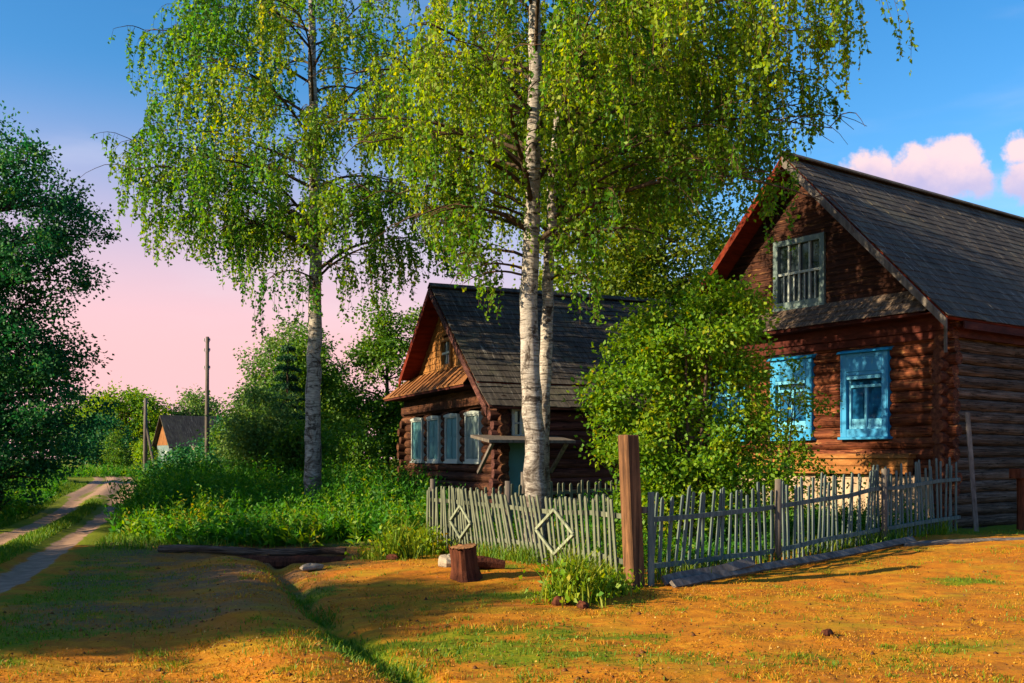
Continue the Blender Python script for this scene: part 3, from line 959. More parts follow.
# rusty skirt roof with standing seams
sr = MB(); sr.prism([(-.06, 1.12, 3.86), (-.72, .55, 3.28), (-.72, .55, 3.25), (-.06, 1.12, 3.83)], (0, .02, 0))
sr.add([(-.06, 1.14, 3.86), (-.72, .57, 3.28), (-.72, W2 + .1, 3.28), (-.06, W2 - .5, 3.86), (-.06, 1.14, 3.84), (-.72, .57, 3.255), (-.72, W2 + .1, 3.255), (-.06, W2 - .5, 3.84)], [(0, 1, 2, 3), (4, 7, 6, 5), (0, 4, 5, 1), (1, 5, 6, 2), (2, 6, 7, 3), (3, 7, 4, 0)])
y = 1.2
while y < W2 - .5:
    sr.bar((-.06, y, 3.875), (-.72, y, 3.295), .03, .03); y += .42
sr.build('skirt_roof', M['rust'], h2)
sk = MB(); sk.prism([(-.05, 1.15, 3.80), (-.69, 1.15, 3.24), (-.05, 1.15, 3.24)], (0, W2 - 2.05, 0)); sk.bx(-.69, -.05, .6, W2 + .05, 3.20, 3.245); sk.build('skirt_board', M['frieze'], h2)
hole2 = (W2 / 2 - .36, W2 / 2 + .36, 3.98, 4.62)
lap_gable(h2, 'gable_wall', M['gold_gable'], W2, 3.25, RZ2 - .12, SL2, .17, hole2)
aw = attic_window(h2, W2 / 2, 3.9, 4.7, .84, 2, 2, 'gold_gable', 'white', 'pane_dark', .1)
o, d1 = courses(h2, 'roof', M['roof2'], OV2, L2 + .3, (W2 / 2, RZ2), (.25, RZ2 - SL2 * (W2 / 2 - .25)), 18, .018, cols=30)
o, d2 = courses(h2, 'roof', M['roof2'], OV2, L2 + .3, (W2 / 2, RZ2), (W2 - .9, RZ2 - SL2 * (W2 / 2 - .9)), 16, .018, cols=30)
o, d4 = courses(h2, 'lower_roof', M['roof2'], .06, L2 + .3, (W2 - .92, RZ2 - SL2 * (W2 / 2 - .92) - .10), (W2 - EY2, EZ2), 6, .018, cols=30)
deck(h2, 'soffit', M['maroon'], d4, L2 + .2)
o, d3 = courses(h2, 'lower_roof', M['roof2'], OV2, L2 + .3, (.36, RZ2 - SL2 * (W2 / 2 - .36) - .055), (EY2 - .06, EZ2 - .02), 4, .018, cols=26)
deck(h2, 'soffit', M['soffit'], d2, L2 + .76); deck(h2, 'soffit', M['soffit'], d1, L2 + .76); deck(h2, 'soffit', M['maroon'], d3, L2 + .76)
rc = MB(); rc.bar((OV2 - .02, W2 / 2 - .08, RZ2 + .03), (L2 + .3, W2 / 2 - .08, RZ2 + .03), .2, .03, (0, -.7, 1)); rc.bar((OV2 - .02, W2 / 2 + .08, RZ2 + .03), (L2 + .3, W2 / 2 + .08, RZ2 + .03), .2, .03, (0, .7, 1))
rc.build('ridge_cap', M['roof2'], h2)
for sgn, mt in ((-1, 'maroon'), (1, 'soffit')):
    ye = EY2 if sgn < 0 else W2 - .9; ze = RZ2 - SL2 * abs(W2 / 2 - ye)
    b = MB(); b.prism([(OV2 - .04, W2 / 2, RZ2 - .02), (OV2 - .04, ye, ze - .05), (OV2 - .04, ye, ze - .26), (OV2 - .04, W2 / 2, RZ2 - .23)], (.035, 0, 0)); b.build('barge_board', M[mt], h2, bevel=.004)
# small side window beside the corner
c = MB(); frame_boards(c, .22, .98, 2.0, 2.68, -.02, .15, .07); sw = c.build('window', M['white'], h2, fn=SIDE)
c = MB()
for u in (.46, .72): c.bx(u - .018, u + .018, 2.07, 2.61, .05, .11)
c.bx(.29, .91, 2.32, 2.355, .048, .112); c.build('muntins', M['white'], sw, fn=SIDE)
c = MB(); c.bx(.26, .94, 2.04, 2.64, .0, .03); c.build('pane', M['pane_dark'], sw, fn=SIDE)
# porch canopy and door on the side wall
c = MB(); c.prism([(-.75, -.02, 1.99), (-.75, -1.15, 1.86), (-.75, -1.15, 1.93), (-.75, -.02, 2.06)], (2.1, 0, 0)); pc = c.build('porch_canopy', M['pole'], h2, bevel=.005)
for x in (-.6, 1.2):
    c = MB(); c.bar((x, -.14, 1.2), (x, -1.0, 1.86), .07, .07); c.build('bracket', M['board_grey'], pc)
c = MB(); c.bx(.16, .94, -.05, .02, .02, 1.9); dr = c.build('door', M['teal'], h2)
c = MB(); c.bx(.78, .82, -.10, -.05, .95, 1.07); c.build('handle', M['pole'], dr)
c = MB(); c.bx(.0, 1.15, -1.0, -.14, -.1, .16); c.bx(.1, 1.05, -1.35, -1.0, -.1, .05); c.build('porch_step', M['board_grey'], h2)
# lean-to at the far left
c = MB(); z = .02
while z < 2.2:
    c.bx(1.2, 1.25 + random.uniform(0, .01), W2 + .28, W2 + 2.6, z, z + .17); z += .178
c.bx(1.26, 5.5, W2 + 2.5, W2 + 2.58, 0, 2.2)
an = c.build('annex_wall', M['maroon'], h2)
c = MB(); c.prism([(.85, W2 + .2, 2.75), (.85, W2 + 2.9, 2.14), (.85, W2 + 2.9, 2.2), (.85, W2 + .2, 2.83)], (4.9, 0, 0)); c.build('annex_roof', M['roof2'], h2)
c = MB(); frame_boards(c, W2 + .75, W2 + 1.75, 1.0, 1.75, -1.19, -1.12, .07)
for u in (W2 + 1.08, W2 + 1.42): c.bx(u - .02, u + .02, 1.07, 1.68, -1.185, -1.14)
c.bx(W2 + .82, W2 + 1.68, 1.36, 1.4, -1.186, -1.138)
w = c.build('window', M['white'], h2, fn=FRONT)
c = MB(); c.bx(W2 + .8, W2 + 1.7, 1.05, 1.7, -1.197, -1.188); c.build('pane', M['pane_dark'], w, fn=FRONT)

# ------------------------------------------------------------------ the far house at the end of the road
h3 = empty('cottage', (-28.9, 85, .15), R(36), label='small distant house with dark roof and orange gable at the road end', cat='house')
c = MB(); c.bx(0, 7, 0, 4.2, 0, 2.6); c.build('wall', M['greyblue'], h3)
c = MB(); c.prism([(-.02, -.05, 2.6), (-.02, 4.25, 2.6), (-.02, 2.1, 4.9)], (.05, 0, 0)); c.build('gable_wall', M['rust'], h3)
for s in (-1, 1):
    c = MB(); ye = -.45 if s < 0 else 4.65
    c.prism([(-.4, 2.1, 5.1), (-.4, ye, 2.3), (-.4, ye, 2.42), (-.4, 2.1, 5.22)], (7.8, 0, 0)); c.build('roof', M['roof2'], h3)
c = MB(); c.bx(-.06, -.005, .9, 1.7, 1.0, 2.1); c.build('window', M['white'], h3)
c = MB(); c.prism([(1.5, -.2, 2.5), (1.5, -3.0, 1.3), (1.5, -3.0, 1.4), (1.5, -.2, 2.62)], (4, 0, 0)); c.build('porch_roof', M['plinth'], h3)
c = MB(); c.bx(1.7, 5.3, -2.7, -.05, 0, 1.42); c.build('porch', M['board_grey'], h3)


# ----------------------------------------------------------------------------------------------
# fences: each picket, rail and post is a part
def picket_mesh(h, w, t, mat, point=.03):
    mb = MB()
    mb.prism([(-w / 2, 0, 0), (w / 2, 0, 0), (w / 2, 0, h - point), (w * .1, 0, h), (-w * .3, 0, h - point * .3), (-w / 2, 0, h - point)], (0, t, 0))
    me = bpy.data.meshes.new('picket'); me.from_pydata([tuple(v) for v in mb.v], [], mb.f); me.update(); me.materials.append(mat)
    return me


def fence(name, label, A, B, spacing, hfun, lean, mat, pw, posts=(), rails=(.28, .82), rail_out=0.0, jitter=1.0, sag=0.0, drop=0.0, post_h=1.25):
    A = np.array(A, float); B = np.array(B, float); Ln = np.linalg.norm(B - A); d = (B - A) / Ln
    rz = math.atan2(d[1], d[0])
    root = empty(name, (A[0], A[1], tz(*A)), rz, label=label, cat='fence')
    zb = tz(*A)
    zs = lambda s: tz(*(A + d * s)) - zb
    meshes = [picket_mesh(1.0, pw * f, .02, mat, p) for f, p in ((1, .03), (.85, .02), (1.12, .045), (.95, .01))]
    s = .06; i = 0
    while s < Ln - .03:
        o = bpy.data.objects.new('picket', meshes[random.randrange(4)]); COL.objects.link(o); o.parent = root
        h = hfun(s) * (1 + random.uniform(-.045, .04) * jitter)
        ln = R(lean(s) + random.uniform(-2.2, 2.2) * jitter)
        o.location = (s + random.uniform(-.015, .015), random.uniform(-.006, .006), zs(s) - drop + .02)
        o.rotation_euler = (R(random.uniform(-1.5, 1.5)), ln, 0); o.scale = (1, 1, h / math.cos(ln))
        s += spacing * random.uniform(.88, 1.12); i += 1
    for rh in rails:
        mb = MB(); k = max(2, int(Ln / .8))
        pts = [(Ln * j / k, rail_out, zs(Ln * j / k) + rh * hfun(Ln * j / k) + random.uniform(-.015, .015)) for j in range(k + 1)]
        for p, q in zip(pts[:-1], pts[1:]):
            mb.bar(p, q, .035, .065)
        mb.build('rail', mat, root)
    for ps in posts:
        mb = MB(); mb.tube([(ps, rail_out * 2.4, zs(ps) - .1), (ps + .02, rail_out * 2.4, zs(ps) + post_h)], .052, 8, jit=.05)
        mb.build('post', M['pole'], root, smooth=True)
    return root, Ln, d


# front fence with the two diamonds
fl, Ln, d = fence('picket_fence', 'pale leaning picket fence with two diamond frames left of the gate post',
                  (-1.62, 18.7), (1.42, 12.9), .132, lambda s: 1.06 + .06 * math.sin(s * 1.1), lambda s: -(4 + 19 * math.exp(-((s - 3.4) / 1.7) ** 2)) * sstep(.2, 1.6, s),
                  M['fence_pale'], .052, posts=(.05, 3.1), rails=(.27, .80), rail_out=.05, jitter=.8, drop=.0)
for sc_, hz, a, b in ((1.62, .56, .42, .28), (4.85, .52, .54, .32)):
    mb = MB(); zc = tz(-1.62 + d[0] * sc_, 18.7 + d[1] * sc_) - tz(-1.62, 18.7) + hz
    P = [(sc_ - a, -.035, zc), (sc_, -.035, zc + b), (sc_ + a, -.035, zc), (sc_, -.035, zc - b)]
    for p, q in zip(P, P[1:] + P[:1]):
        mb.bar(p, q, .022, .042)
    mb.build('diamond', M['diamond'], fl)

fence('picket_fence', 'blue grey uneven picket fence right of the gate post, running to the house corner',
      (1.80, 13.15), (8.62, 19.35), .150, lambda s: 1.12 + .025 * s + .03 * math.sin(2.3 * s), lambda s: 3.2 * math.sin(s * 1.3 + .5) + 1.5,
      M['fence_teal'], .055, posts=(2.85, 6.1), rails=(.2, .74), rail_out=-.045, jitter=2.0, post_h=1.3)
fence('picket_fence', 'low grey picket fence behind the birch trunk, in front of the porch',
      (-1.5, 18.95), (3.0, 22.2), .165, lambda s: .98, lambda s: 1.5 * math.sin(s), M['fence_pale'], .06, posts=(2.2,), rails=(.3, .8), rail_out=.05)

# gate post
gp = empty('gate_post', (1.57, 12.75, tz(1.57, 12.75)), R(33), label='tall square weathered wooden post where the two fences meet', cat='post')
mb = MB(); mb.prism([(-.10, -.10, -.15), (.10, -.10, -.15), (.10, .10, -.15), (-.10, .10, -.15)], (-.09, .03, 2.10)); mb.build('post', M['post'], gp, bevel=.014)
mb = MB(); mb.bx(.14, .24, -.10, -.075, .02, 1.22); mb.build('board', M['fence_teal'], gp, bevel=.004)
mb = MB(); mb.bx(.06, .15, -.07, .05, .95, 1.03); mb.build('hinge_block', M['pole'], gp)


# ----------------------------------------------------------------------------------------------
# things lying about
def stump(loc, r, h, tilt, label):
    root = empty('tree_stump', loc, .4, label=label, cat='stump')
    root.rotation_euler = (tilt[0], tilt[1], .4)
    mb = MB(); n = 44; ringz = [-.08, 0, .05, .11, h * .35, h * .6, h * .85, h]
    rr = [1.34, 1.24, 1.12, 1.04, .97, .95, .96, 1.0]
    ph = [1 + .10 * math.sin(3 * 2 * PI * j / n + 1) + .05 * math.sin(5 * 2 * PI * j / n) + .022 * math.sin(17 * 2 * PI * j / n) + random.uniform(-.03, .03) for j in range(n)]
    vs = [(math.cos(2 * PI * j / n) * r * k * ph[j], math.sin(2 * PI * j / n) * r * k * ph[j], z + (random.uniform(-.035, .01) if z == h else 0)) for z, k in zip(ringz, rr) for j in range(n)]
    fs = [(i * n + j, i * n + (j + 1) % n, (i + 1) * n + (j + 1) % n, (i + 1) * n + j) for i in range(len(ringz) - 1) for j in range(n)]
    mb.add(vs, fs); mb.build('bark', M['stumpbark'], root)
    t = MB(); t.add([(0, 0, h + .012)] + [(math.cos(2 * PI * j / n) * r * .95 * ph[j], math.sin(2 * PI * j / n) * r * .95 * ph[j], h - .004 + random.uniform(-.008, .008)) for j in range(n)],
                    [(0, 1 + j, 1 + (j + 1) % n) for j in range(n)])
    t.build('cut_top', M['cut'], root)
    return root


stump((-.60, 13.15, tz(-.60, 13.15) - .01), .175, .45, (R(3), R(-7)), 'reddish brown tree stump standing on the ground before the pale fence')


def rock(loc, r, sq, label, mat, name='stone', cat='stone', group=None, seed=0):
    rng = np.random.default_rng(seed)
    mb = MB(); n, m = 12, 8
    vs = []; fs = []
    for i in range(m + 1):
        th = PI * i / m
        for j in range(n):
            p = np.array([math.sin(th) * math.cos(2 * PI * j / n), math.sin(th) * math.sin(2 * PI * j / n), math.cos(th)])
            k = 1 + .16 * math.sin(p[0] * 4 + seed) * math.cos(p[1] * 5 + seed) + .05 * rng.normal()
            vs.append(tuple(p * np.array(sq) * r * k))
    for i in range(m):
        for j in range(n):
            fs.append((i * n + j, i * n + (j + 1) % n, (i + 1) * n + (j + 1) % n, (i + 1) * n + j))
    mb.add(vs, fs); o = mb.build(name, mat); o.location = loc; o.rotation_euler = (0, 0, seed)
    return tag(o, label, cat, group)


rock((-.93, 14.2, tz(-.93, 14.2) + .06), .15, (1.2, .8, .75), 'pale rounded stone lying just left of the stump', M['stone'], seed=2)
rock((-2.95, 14.7, tz(-2.95, 14.7) + .05), .11, (1.9, .8, .5), 'flat pale stone at the head of the ditch', M['stone'], seed=4)
mb = MB(); mb.tube([(-.28, 0, 0), (-.05, .03, .02), (.26, -.02, .01)], [.085, .095, .075], 9, jit=.08)
ck = mb.build('log_chunk', M['stumpbark']); ck.location = (-.36, 13.85, tz(-.36, 13.85) + .07); ck.rotation_euler = (0, .12, .35)
tag(ck, 'short split log chunk lying behind the stump', 'log')

# long beam at the edge of the hollow
bm_ = MB(); k = 9
pts = [(-3.2 + 6.4 * i / (k) * .5 * 2 / 2 - 0.0, .02 * math.sin(i * 1.7), .03 * math.sin(i * .9)) for i in range(k + 1)]
pts = [(-1.65 + 3.3 * i / k, .02 * math.sin(i * 1.7), .025 * math.sin(i * .9)) for i in range(k + 1)]
bm_.tube(pts, [.065 + .008 * math.sin(i * 2.1) for i in range(k + 1)], 10, jit=.05)
lb = bm_.build('fallen_log', M['log_grey']); lb.location = (-4.55, 17.5, tz(-6.0, 17.6) + .02); lb.rotation_euler = (0, R(.8), R(-2))
tag(lb, 'long thin weathered log lying along the edge of the dark hollow by the weeds', 'log')
m2_ = MB(); m2_.tube([(-.95 + 1.9 * i / 6, .02 * math.sin(i), .015 * math.sin(2 * i)) for i in range(7)], [.13, .125, .13, .12, .125, .12, .115], 10, jit=.05)
lb2 = m2_.build('fallen_log', M['stumpbark']); lb2.location = (-3.85, 17.32, tz(-3.85, 17.32) + .04); lb2.rotation_euler = (0, R(-.5), R(-1))
tag(lb2, 'shorter dark log lying under the long log in the hollow', 'log')

# boards along the right fence


def lying_board(p0, p1, w, t, lift0, lift1, roll, label, mat='board_grey', name='board'):
    mb = MB(); a = (p0[0], p0[1], tz(*p0) + lift0); b = (p1[0], p1[1], tz(*p1) + lift1)
    k = 6; P = [tuple(a[i] + (b[i] - a[i]) * j / k + (0, 0, .012 * math.sin(j * 1.3))[i] for i in range(3)) for j in range(k + 1)]
    dx, dy = p1[0] - p0[0], p1[1] - p0[1]; dl = math.hypot(dx, dy)
    up = Vector((dy / dl * math.sin(roll), -dx / dl * math.sin(roll), math.cos(roll)))
    for q, r_ in zip(P[:-1], P[1:]):
        mb.bar(q, r_, w, t, up)
    o = mb.build(name, M[mat]); c = Vector(a)
    me = o.data
    for v in me.vertices: v.co -= c
    o.location = c
    return tag(o, label, 'board')


lying_board((1.95, 12.85), (3.35, 13.95), .13, .045, .06, .20, .9, 'short grey board leaning at the foot of the right fence near the gate post')
lying_board((2.05, 12.75), (6.9, 17.2), .11, .05, .03, .07, .8, 'long grey board lying along the foot of the right fence')
lying_board((6.6, 16.9), (11.5, 17.9), .12, .05, .03, .03, .3, 'thin grey board lying on the ground below the log side wall')

# leaning pole and props against the right house
mb = MB(); mb.bar((9.02, 19.42, tz(9, 19.4) - .02), (8.98, 19.72, 2.55), .09, .03, (0, 1, .2)); o = mb.build('leaning_plank', M['board_grey'])
tag(o, 'upright grey plank leaning against the right house corner', 'plank')
pp = empty('hitching_post', (10.15, 19.85, tz(10.15, 19.85)), ROT1, label='short dark wooden post with crosspiece beside the log side wall', cat='post')
mb = MB(); mb.tube([(0, 0, -.1), (.01, 0, .5), (0, .01, 1.18)], [.13, .12, .12], 10, jit=.05); mb.build('post', M['stumpbark'], pp)
mb = MB(); mb.bx(-.34, .14, -.12, .12, 1.02, 1.22); mb.build('crosspiece', M['stumpbark'], pp, bevel=.015)


# utility poles
def pole(loc, h, r, label, arms):
    root = empty('utility_pole', loc, 0, label=label, cat='pole')
    mb = MB(); mb.tube([(0, 0, -.2), (0, 0, h * .5), (.02, 0, h)], [r * 1.15, r, r * .8], 8); mb.build('post', M['pole'], root, smooth=True)
    for z in arms:
        for s in (-1, 1):
            a = MB(); a.tube([(0, 0, z), (s * .10, 0, z), (s * .11, 0, z + .06)], .012, 5); a.tube([(s * .11, 0, z + .05), (s * .11, 0, z + .14)], [.03, .02], 7)
            a.build('insulator', M['white'], root)
    return root


pole((-12.2, 40, .2), 6.3, .085, 'tall thin grey utility pole above the bushes left of the left birch', (5.0, 5.7, 6.1))
p2 = pole((-24.2, 66, .2), 5.4, .14, 'shorter dark utility pole beside the distant house', (5.1,))
mb = MB(); mb.tube([(.9, -.3, -.1), (.05, 0, 3.6)], [.1, .08], 7); mb.build('brace', M['pole'], p2)


# ----------------------------------------------------------------------------------------------
# the two birches
def limb_set(rng, ti, h0, h1, n, Lf, a0=0.0, e=(.55, 1.0), tip=(-.55, -.1)):
    out = []
    for i in range(n):
        h = h0 + (h1 - h0) * (i + rng.uniform(0, .8)) / n
        az = a0 + i * 2.399 + rng.normal() * .3
        out.append((ti, h, az, Lf(h, az) * rng.uniform(.85, 1.12), rng.uniform(*e), rng.uniform(*tip)))
    return out


rg = np.random.default_rng(5)
# main birch stands at x=.4, y=16.5; local coordinates
tr_main = [([(0, 0, -.15), (.02, 0, .25), (-.02, 0, 1.5), (-.10, 0, 3.2), (-.13, 0, 4.2), (-.05, 0, 6.0), (-.03, .05, 7.6), (-.02, .1, 9.4), (.1, .1, 12), (.2, .1, 14.2)],
            [.30, .222, .174, .158, .146, .13, .113, .09, .05, .015]),
           ([(.10, .42, -.1), (.10, .42, .3), (.12, .42, 1.8), (.17, .42, 3.4), (.24, .45, 5.4), (.38, .5, 7.4), (.8, .5, 9.6), (1.5, .5, 12.6)],
            [.19, .145, .122, .106, .09, .072, .05, .012])]


def main_len(h, az):
    right = .5 + .5 * math.cos(az)
    return (2.9 + 2.1 * right) * (1.0 if h < 9 else max(.35, 1 - (h - 9) / 8))


def main_floor(x, y):
    up = float(sstep(.6, 1.4, y)) + .28 * max(0, -y)
    if x < 0:
        return up + 4.05 + max(0, -x - .75) * 1.45 + .35 * math.sin(x * 5 + y * 3)
    if x < 1.2:
        return up + 4.1 + .5 * math.sin(x * 6) + .2 * abs(y)
    if x < 3.5:
        return up + 5.6 + .55 * math.sin(x * 2.6 + y)
    if x < 4.0:
        return up + 5.25 + .5 * math.sin(y * 3)
    return up + 7.0 + max(0, x - 4.5) * .5 + .45 * math.sin(x * 7 + y * 2)


limbs = limb_set(rg, 0, 4.9, 13.2, 25, main_len) + limb_set(rg, 1, 5.0, 11.8, 16, lambda h, az: main_len(h, az) * .9, 1.0)
limbs += [(0, 5.4, 2.9, 2.6, .7, -.5), (0, 6.0, 3.4, 3.0, .7, -.4), (0, 6.6, 3.0, 3.2, .6, -.3), (0, 7.2, 3.5, 3.3, .5, -.3), (0, 4.7, 3.3, 1.3, .5, -.7),
          (1, 6.2, -.1, 4.2, .75, -.35), (1, 7.0, .15, 4.5, .6, -.3), (1, 7.8, -.35, 4.4, .5, -.3), (0, 7.9, -.3, 5.0, .55, -.2), (1, 5.6, -.4, 3.6, .8, -.5),
          (0, 7.0, 1.5, 4.0, .8, -.2), (0, 7.8, 1.9, 4.2, .7, -.2), (1, 7.4, 1.2, 3.9, .8, -.2), (0, 8.6, 1.6, 4.2, .6, -.2), (0, 9.4, 1.25, 3.9, .6, -.2), (1, 8.8, 1.7, 3.9, .6, -.2), (0, 6.6, 2.2, 3.4, .8, -.3),
          (0, 4.9, 2.7, 1.9, .6, -.5), (0, 5.3, 3.7, 2.0, .6, -.5), (0, 5.7, 3.1, 2.4, .6, -.4), (0, 4.6, 2.9, 1.2, .5, -.6), (0, 6.3, 2.5, 2.7, .6, -.4), (0, 6.2, 4.0, 2.4, .6, -.4),
          (1, 5.2, -1.3, 1.1, .6, -.7), (1, 6.2, -1.7, 1.2, .6, -.7), (1, 7.0, -1.1, 1.4, .6, -.6), (1, 7.8, -1.6, 1.3, .6, -.6), (1, 4.6, -.9, 1.0, .5, -.7), (1, 5.0, -.3, 2.2, .7, -.5), (1, 5.8, .3, 2.6, .7, -.5)]
weeping_birch((.40, 16.5, tz(.4, 16.5)), tr_main, limbs, 'big twin stemmed white birch with drooping crown behind the pale fence', main_floor,
              M['leaf_birch'], .076, .033, 21, (.7, 2.3), 1.0, gap=(-.12, .25, .85), sec=2.45)

tr_left = [([(0, 0, -.2), (0, 0, .4), (.0, 0, 2.5), (.05, 0, 5), (.06, 0, 8), (-.05, .1, 11), (.02, 0, 15), (.1, 0, 18)],
            [.30, .22, .185, .16, .128, .095, .05, .015])]


def left_len(h, az):
    return (3.5 + .35 * max(0, -math.cos(az))) * (.75 if h < 6.5 else 1) * (1.0 if h < 11 else max(.3, 1 - (h - 11) / 9))


def left_floor(x, y):
    if abs(x) < 1.7 and .5 < y < 3: return 6.5 + .3 * math.sin(x * 9)
    if abs(x) < .9: return 4.7 + .3 * math.sin(x * 9)
    if x < 0: return 5.5 + .6 * math.sin(x * 2.4 + 1.2) + max(0, -x - 2.4) * 1.1
    return 5.5 + .35 * math.sin(x * 3) + max(0, x - 2.4) * .6


limbs = limb_set(rg, 0, 5.8, 16.6, 40, left_len, .4)
limbs += [(0, 6.4, 2.9, 4.0, .75, -.2), (0, 7.0, 3.3, 4.6, .7, -.15), (0, 8.0, 3.1, 4.6, .6, -.1), (0, 6.0, .2, 3.4, .8, -.4), (0, 6.8, -.4, 3.8, .6, -.3), (0, 5.6, -1.4, 1.3, .5, -.8), (0, 5.8, -2.2, 1.5, .5, -.8), (0, 6.0, -.8, 1.4, .5, -.8)]
weeping_birch((-4.78, 24.0, tz(-4.78, 24)), tr_left, limbs, 'tall single white birch rising from the weeds between road and smaller house', left_floor,
              M['leaf_birch_far'], .092, .042, 33, (.5, 1.9), .92, gap=(0, .35, .45), sec=3.7)

# tree between and behind the houses
leafy_tree((4.1, 33.5, .2), [(0, 0, 11.8, 3.4, 2.8, 3.4), (-1.3, 0, 8.6, 2.6, 2.4, 2.4), (1.7, 0, 8.2, 2.5, 2.4, 2.4), (.2, 0, 5.8, 3.1, 2.6, 1.9), (.4, 0, 14.6, 2.2, 2, 2.4), (-2.4, 0, 11.2, 2.0, 1.9, 2.2)],
           'dense olive tree standing behind and between the two houses', M['leaf_olive'], 9, .2, 71, 640, 120, .145, .56)

# bush in front of the blue windows
leafy_tree((3.0, 16.7, tz(3.0, 16.7)), [(.05, 0, 3.5, 1.15, .9, .95), (-.85, 0, 2.6, .85, .8, .8), (1.0, 0, 2.6, .36, .4, .7), (-.25, 0, 1.6, 1.15, .95, .9), (-.3, 0, .9, 1.0, .8, .7),
                                           (.55, 0, 4.0, .55, .5, .5), (-.5, 0, 3.6, .6, .6, .6), (.85, 0, 1.15, .75, .7, .55), (.85, 0, 3.3, .22, .22, .6), (-1.2, 0, 3.1, .25, .25, .55), (.2, 0, 4.4, .2, .2, .5), (-.85, .1, 3.7, .2, .2, .5), (1.15, 0, 2.0, .25, .25, .5), (-1.45, 0, 2.1, .2, .2, .5)],
           'large bright green lilac bush behind the right fence in front of the blue windows', M['leaf_bush'], 2.6, .05, 81, 520, 78, .080, .25, stems=5, name='lilac_bush', cat='bush')
leafy_tree((5.25, 19.6, tz(5.25, 19.6)), [(0, 0, 2.2, .7, .6, 1.0), (-.3, 0, 1.2, .9, .7, .7), (.55, 0, 2.9, .4, .4, .7), (.5, .1, 1.0, .8, .6, .6)],
           'smaller green shrub close to the middle blue window', M['leaf_bush'], 1.6, .035, 83, 62, 46, .085, .24, stems=4, name='shrub', cat='bush')

# dark tree at the left edge and trees out of view to the left, some added for their shade
leafy_tree((-14.8, 28.5, 0), [(1.0, -.2, 4.6, 1.6, 1.6, 1.3), (.3, 0, 8.7, 2.2, 2.0, 2.0), (-1.6, 0, 7.2, 2.4, 2.2, 2.2), (1.2, -.3, 7.0, 1.7, 1.6, 1.2), (-1.0, 0, 4.3, 2.9, 2.4, 1.9), (.9, -.2, 3.2, 2.2, 2.0, 1.7), (-.4, -.4, 1.7, 2.7, 2.2, 1.5), (2.3, 0, 8.2, .9, .9, .7), (.2, 0, 10.2, 1.2, 1.2, .9)],
           'big dark leafy tree at the left edge beside the road', M['leaf_dark'], 7, .24, 91, 680, 115, .112, .38)
leafy_tree((-18.3, 5.8, 0), [(0, -.8, 5.4, 2.2, 2.3, 2.0), (.3, 1.3, 3.7, 2.2, 2.6, 2.0), (-.2, -2.3, 6.3, 1.5, 1.4, 1.2), (0, 0, 2.2, 2.2, 2.8, 1.3)],
           'round roadside tree left of the viewer, shading the lawn', M['leaf_mid'], 4, .18, 92, 620, 110, .16, .48)
leafy_tree((-17.0, 11.6, 0), [(0, -.7, 4.3, 2.0, 3.3, 1.75), (.2, -.3, 2.4, 2.0, 3.0, 1.3)],  # out of view, added so its shadow falls on the hollow
           'low spreading unseen tree just beyond the round one, added to shade the hollow', M['leaf_mid'], 4, .16, 96, 480, 110, .15, .5)
leafy_tree((-21.5, 21.0, 0), [(0, 0, 5.4, 2.6, 2.6, 2.6), (0, 0, 2.8, 2.8, 2.8, 1.8)],
           'roadside tree standing left beyond the near round one', M['leaf_dark'], 5, .2, 93, 180, 110, .14, .55)
leafy_tree((-23.5, 25.8, 0), [(0, 0, 9.0, 3.0, 3.0, 3.6), (0, 0, 4.8, 3.4, 3.4, 3.0)],
           'tall roadside tree farthest left, behind the dark leafy tree', M['leaf_dark'], 8, .25, 94, 90, 100, .15, .6)

leafy_tree((-15.8, 20.2, 0), [(0, 0, 7.3, 2.7, 2.8, 1.7), (.2, 0, 5.0, 2.5, 2.7, 2.0)],  # out of view, added so its shadow covers the smaller house front
           'unseen tree between the near round tree and the dark leafy tree, added to shade the smaller house', M['leaf_dark'], 7, .2, 95, 330, 110, .15, .5)

# trees and bushes in the middle distance
leafy_tree((-10.6, 47, .2), [(0, 0, 5.6, 2.0, 1.8, 1.9), (1.2, 0, 4.4, 2.0, 1.8, 1.6), (-1.3, 0, 3.6, 1.6, 1.6, 1.5), (.4, 0, 2.4, 2.6, 2.0, 1.6), (.9, 0, 6.9, 1.1, 1.1, .9)],
           'pale green tree left of the left birch above the dark bushes', M['leaf_pale'], 5, .14, 101, 240, 90, .15, .48)
spruce((-8.0, 35.5, .2), 5.6, 1.5, 'dark spruce directly left of the left birch trunk', 5)
leafy_tree((-8.3, 38.5, .2), [(0, 0, 3.4, 1.5, 1.4, 2.2), (-.9, 0, 2.2, 1.3, 1.3, 1.4), (.5, 0, 5.0, .9, .9, 1.1)],
           'mid green tree just left of the left birch trunk, beside the spruce', M['leaf_mid'], 4.5, .11, 108, 190, 100, .13, .44)
leafy_tree((-8.6, 34.0, .2), [(0, 0, 2.5, 1.0, 1.0, 1.4), (-.5, 0, 1.5, .8, .9, 1.1), (.7, 0, 1.6, 1.0, 1.0, 1.2)],
           'green bush below the tall utility pole', M['leaf_pale'], 2, .06, 103, 110, 110, .12, .42, stems=3, name='bush', cat='bush')
leafy_tree((-11.9, 36.5, .1), [(0, 0, 1.0, 1.0, 1.0, .8), (-.6, 0, .8, .7, .8, .6)],
           'low bluish bush beside the road in front of the distant house', M['leaf_dark'], 1.2, .05, 104, 70, 100, .12, .4, stems=3, name='bush', cat='bush')
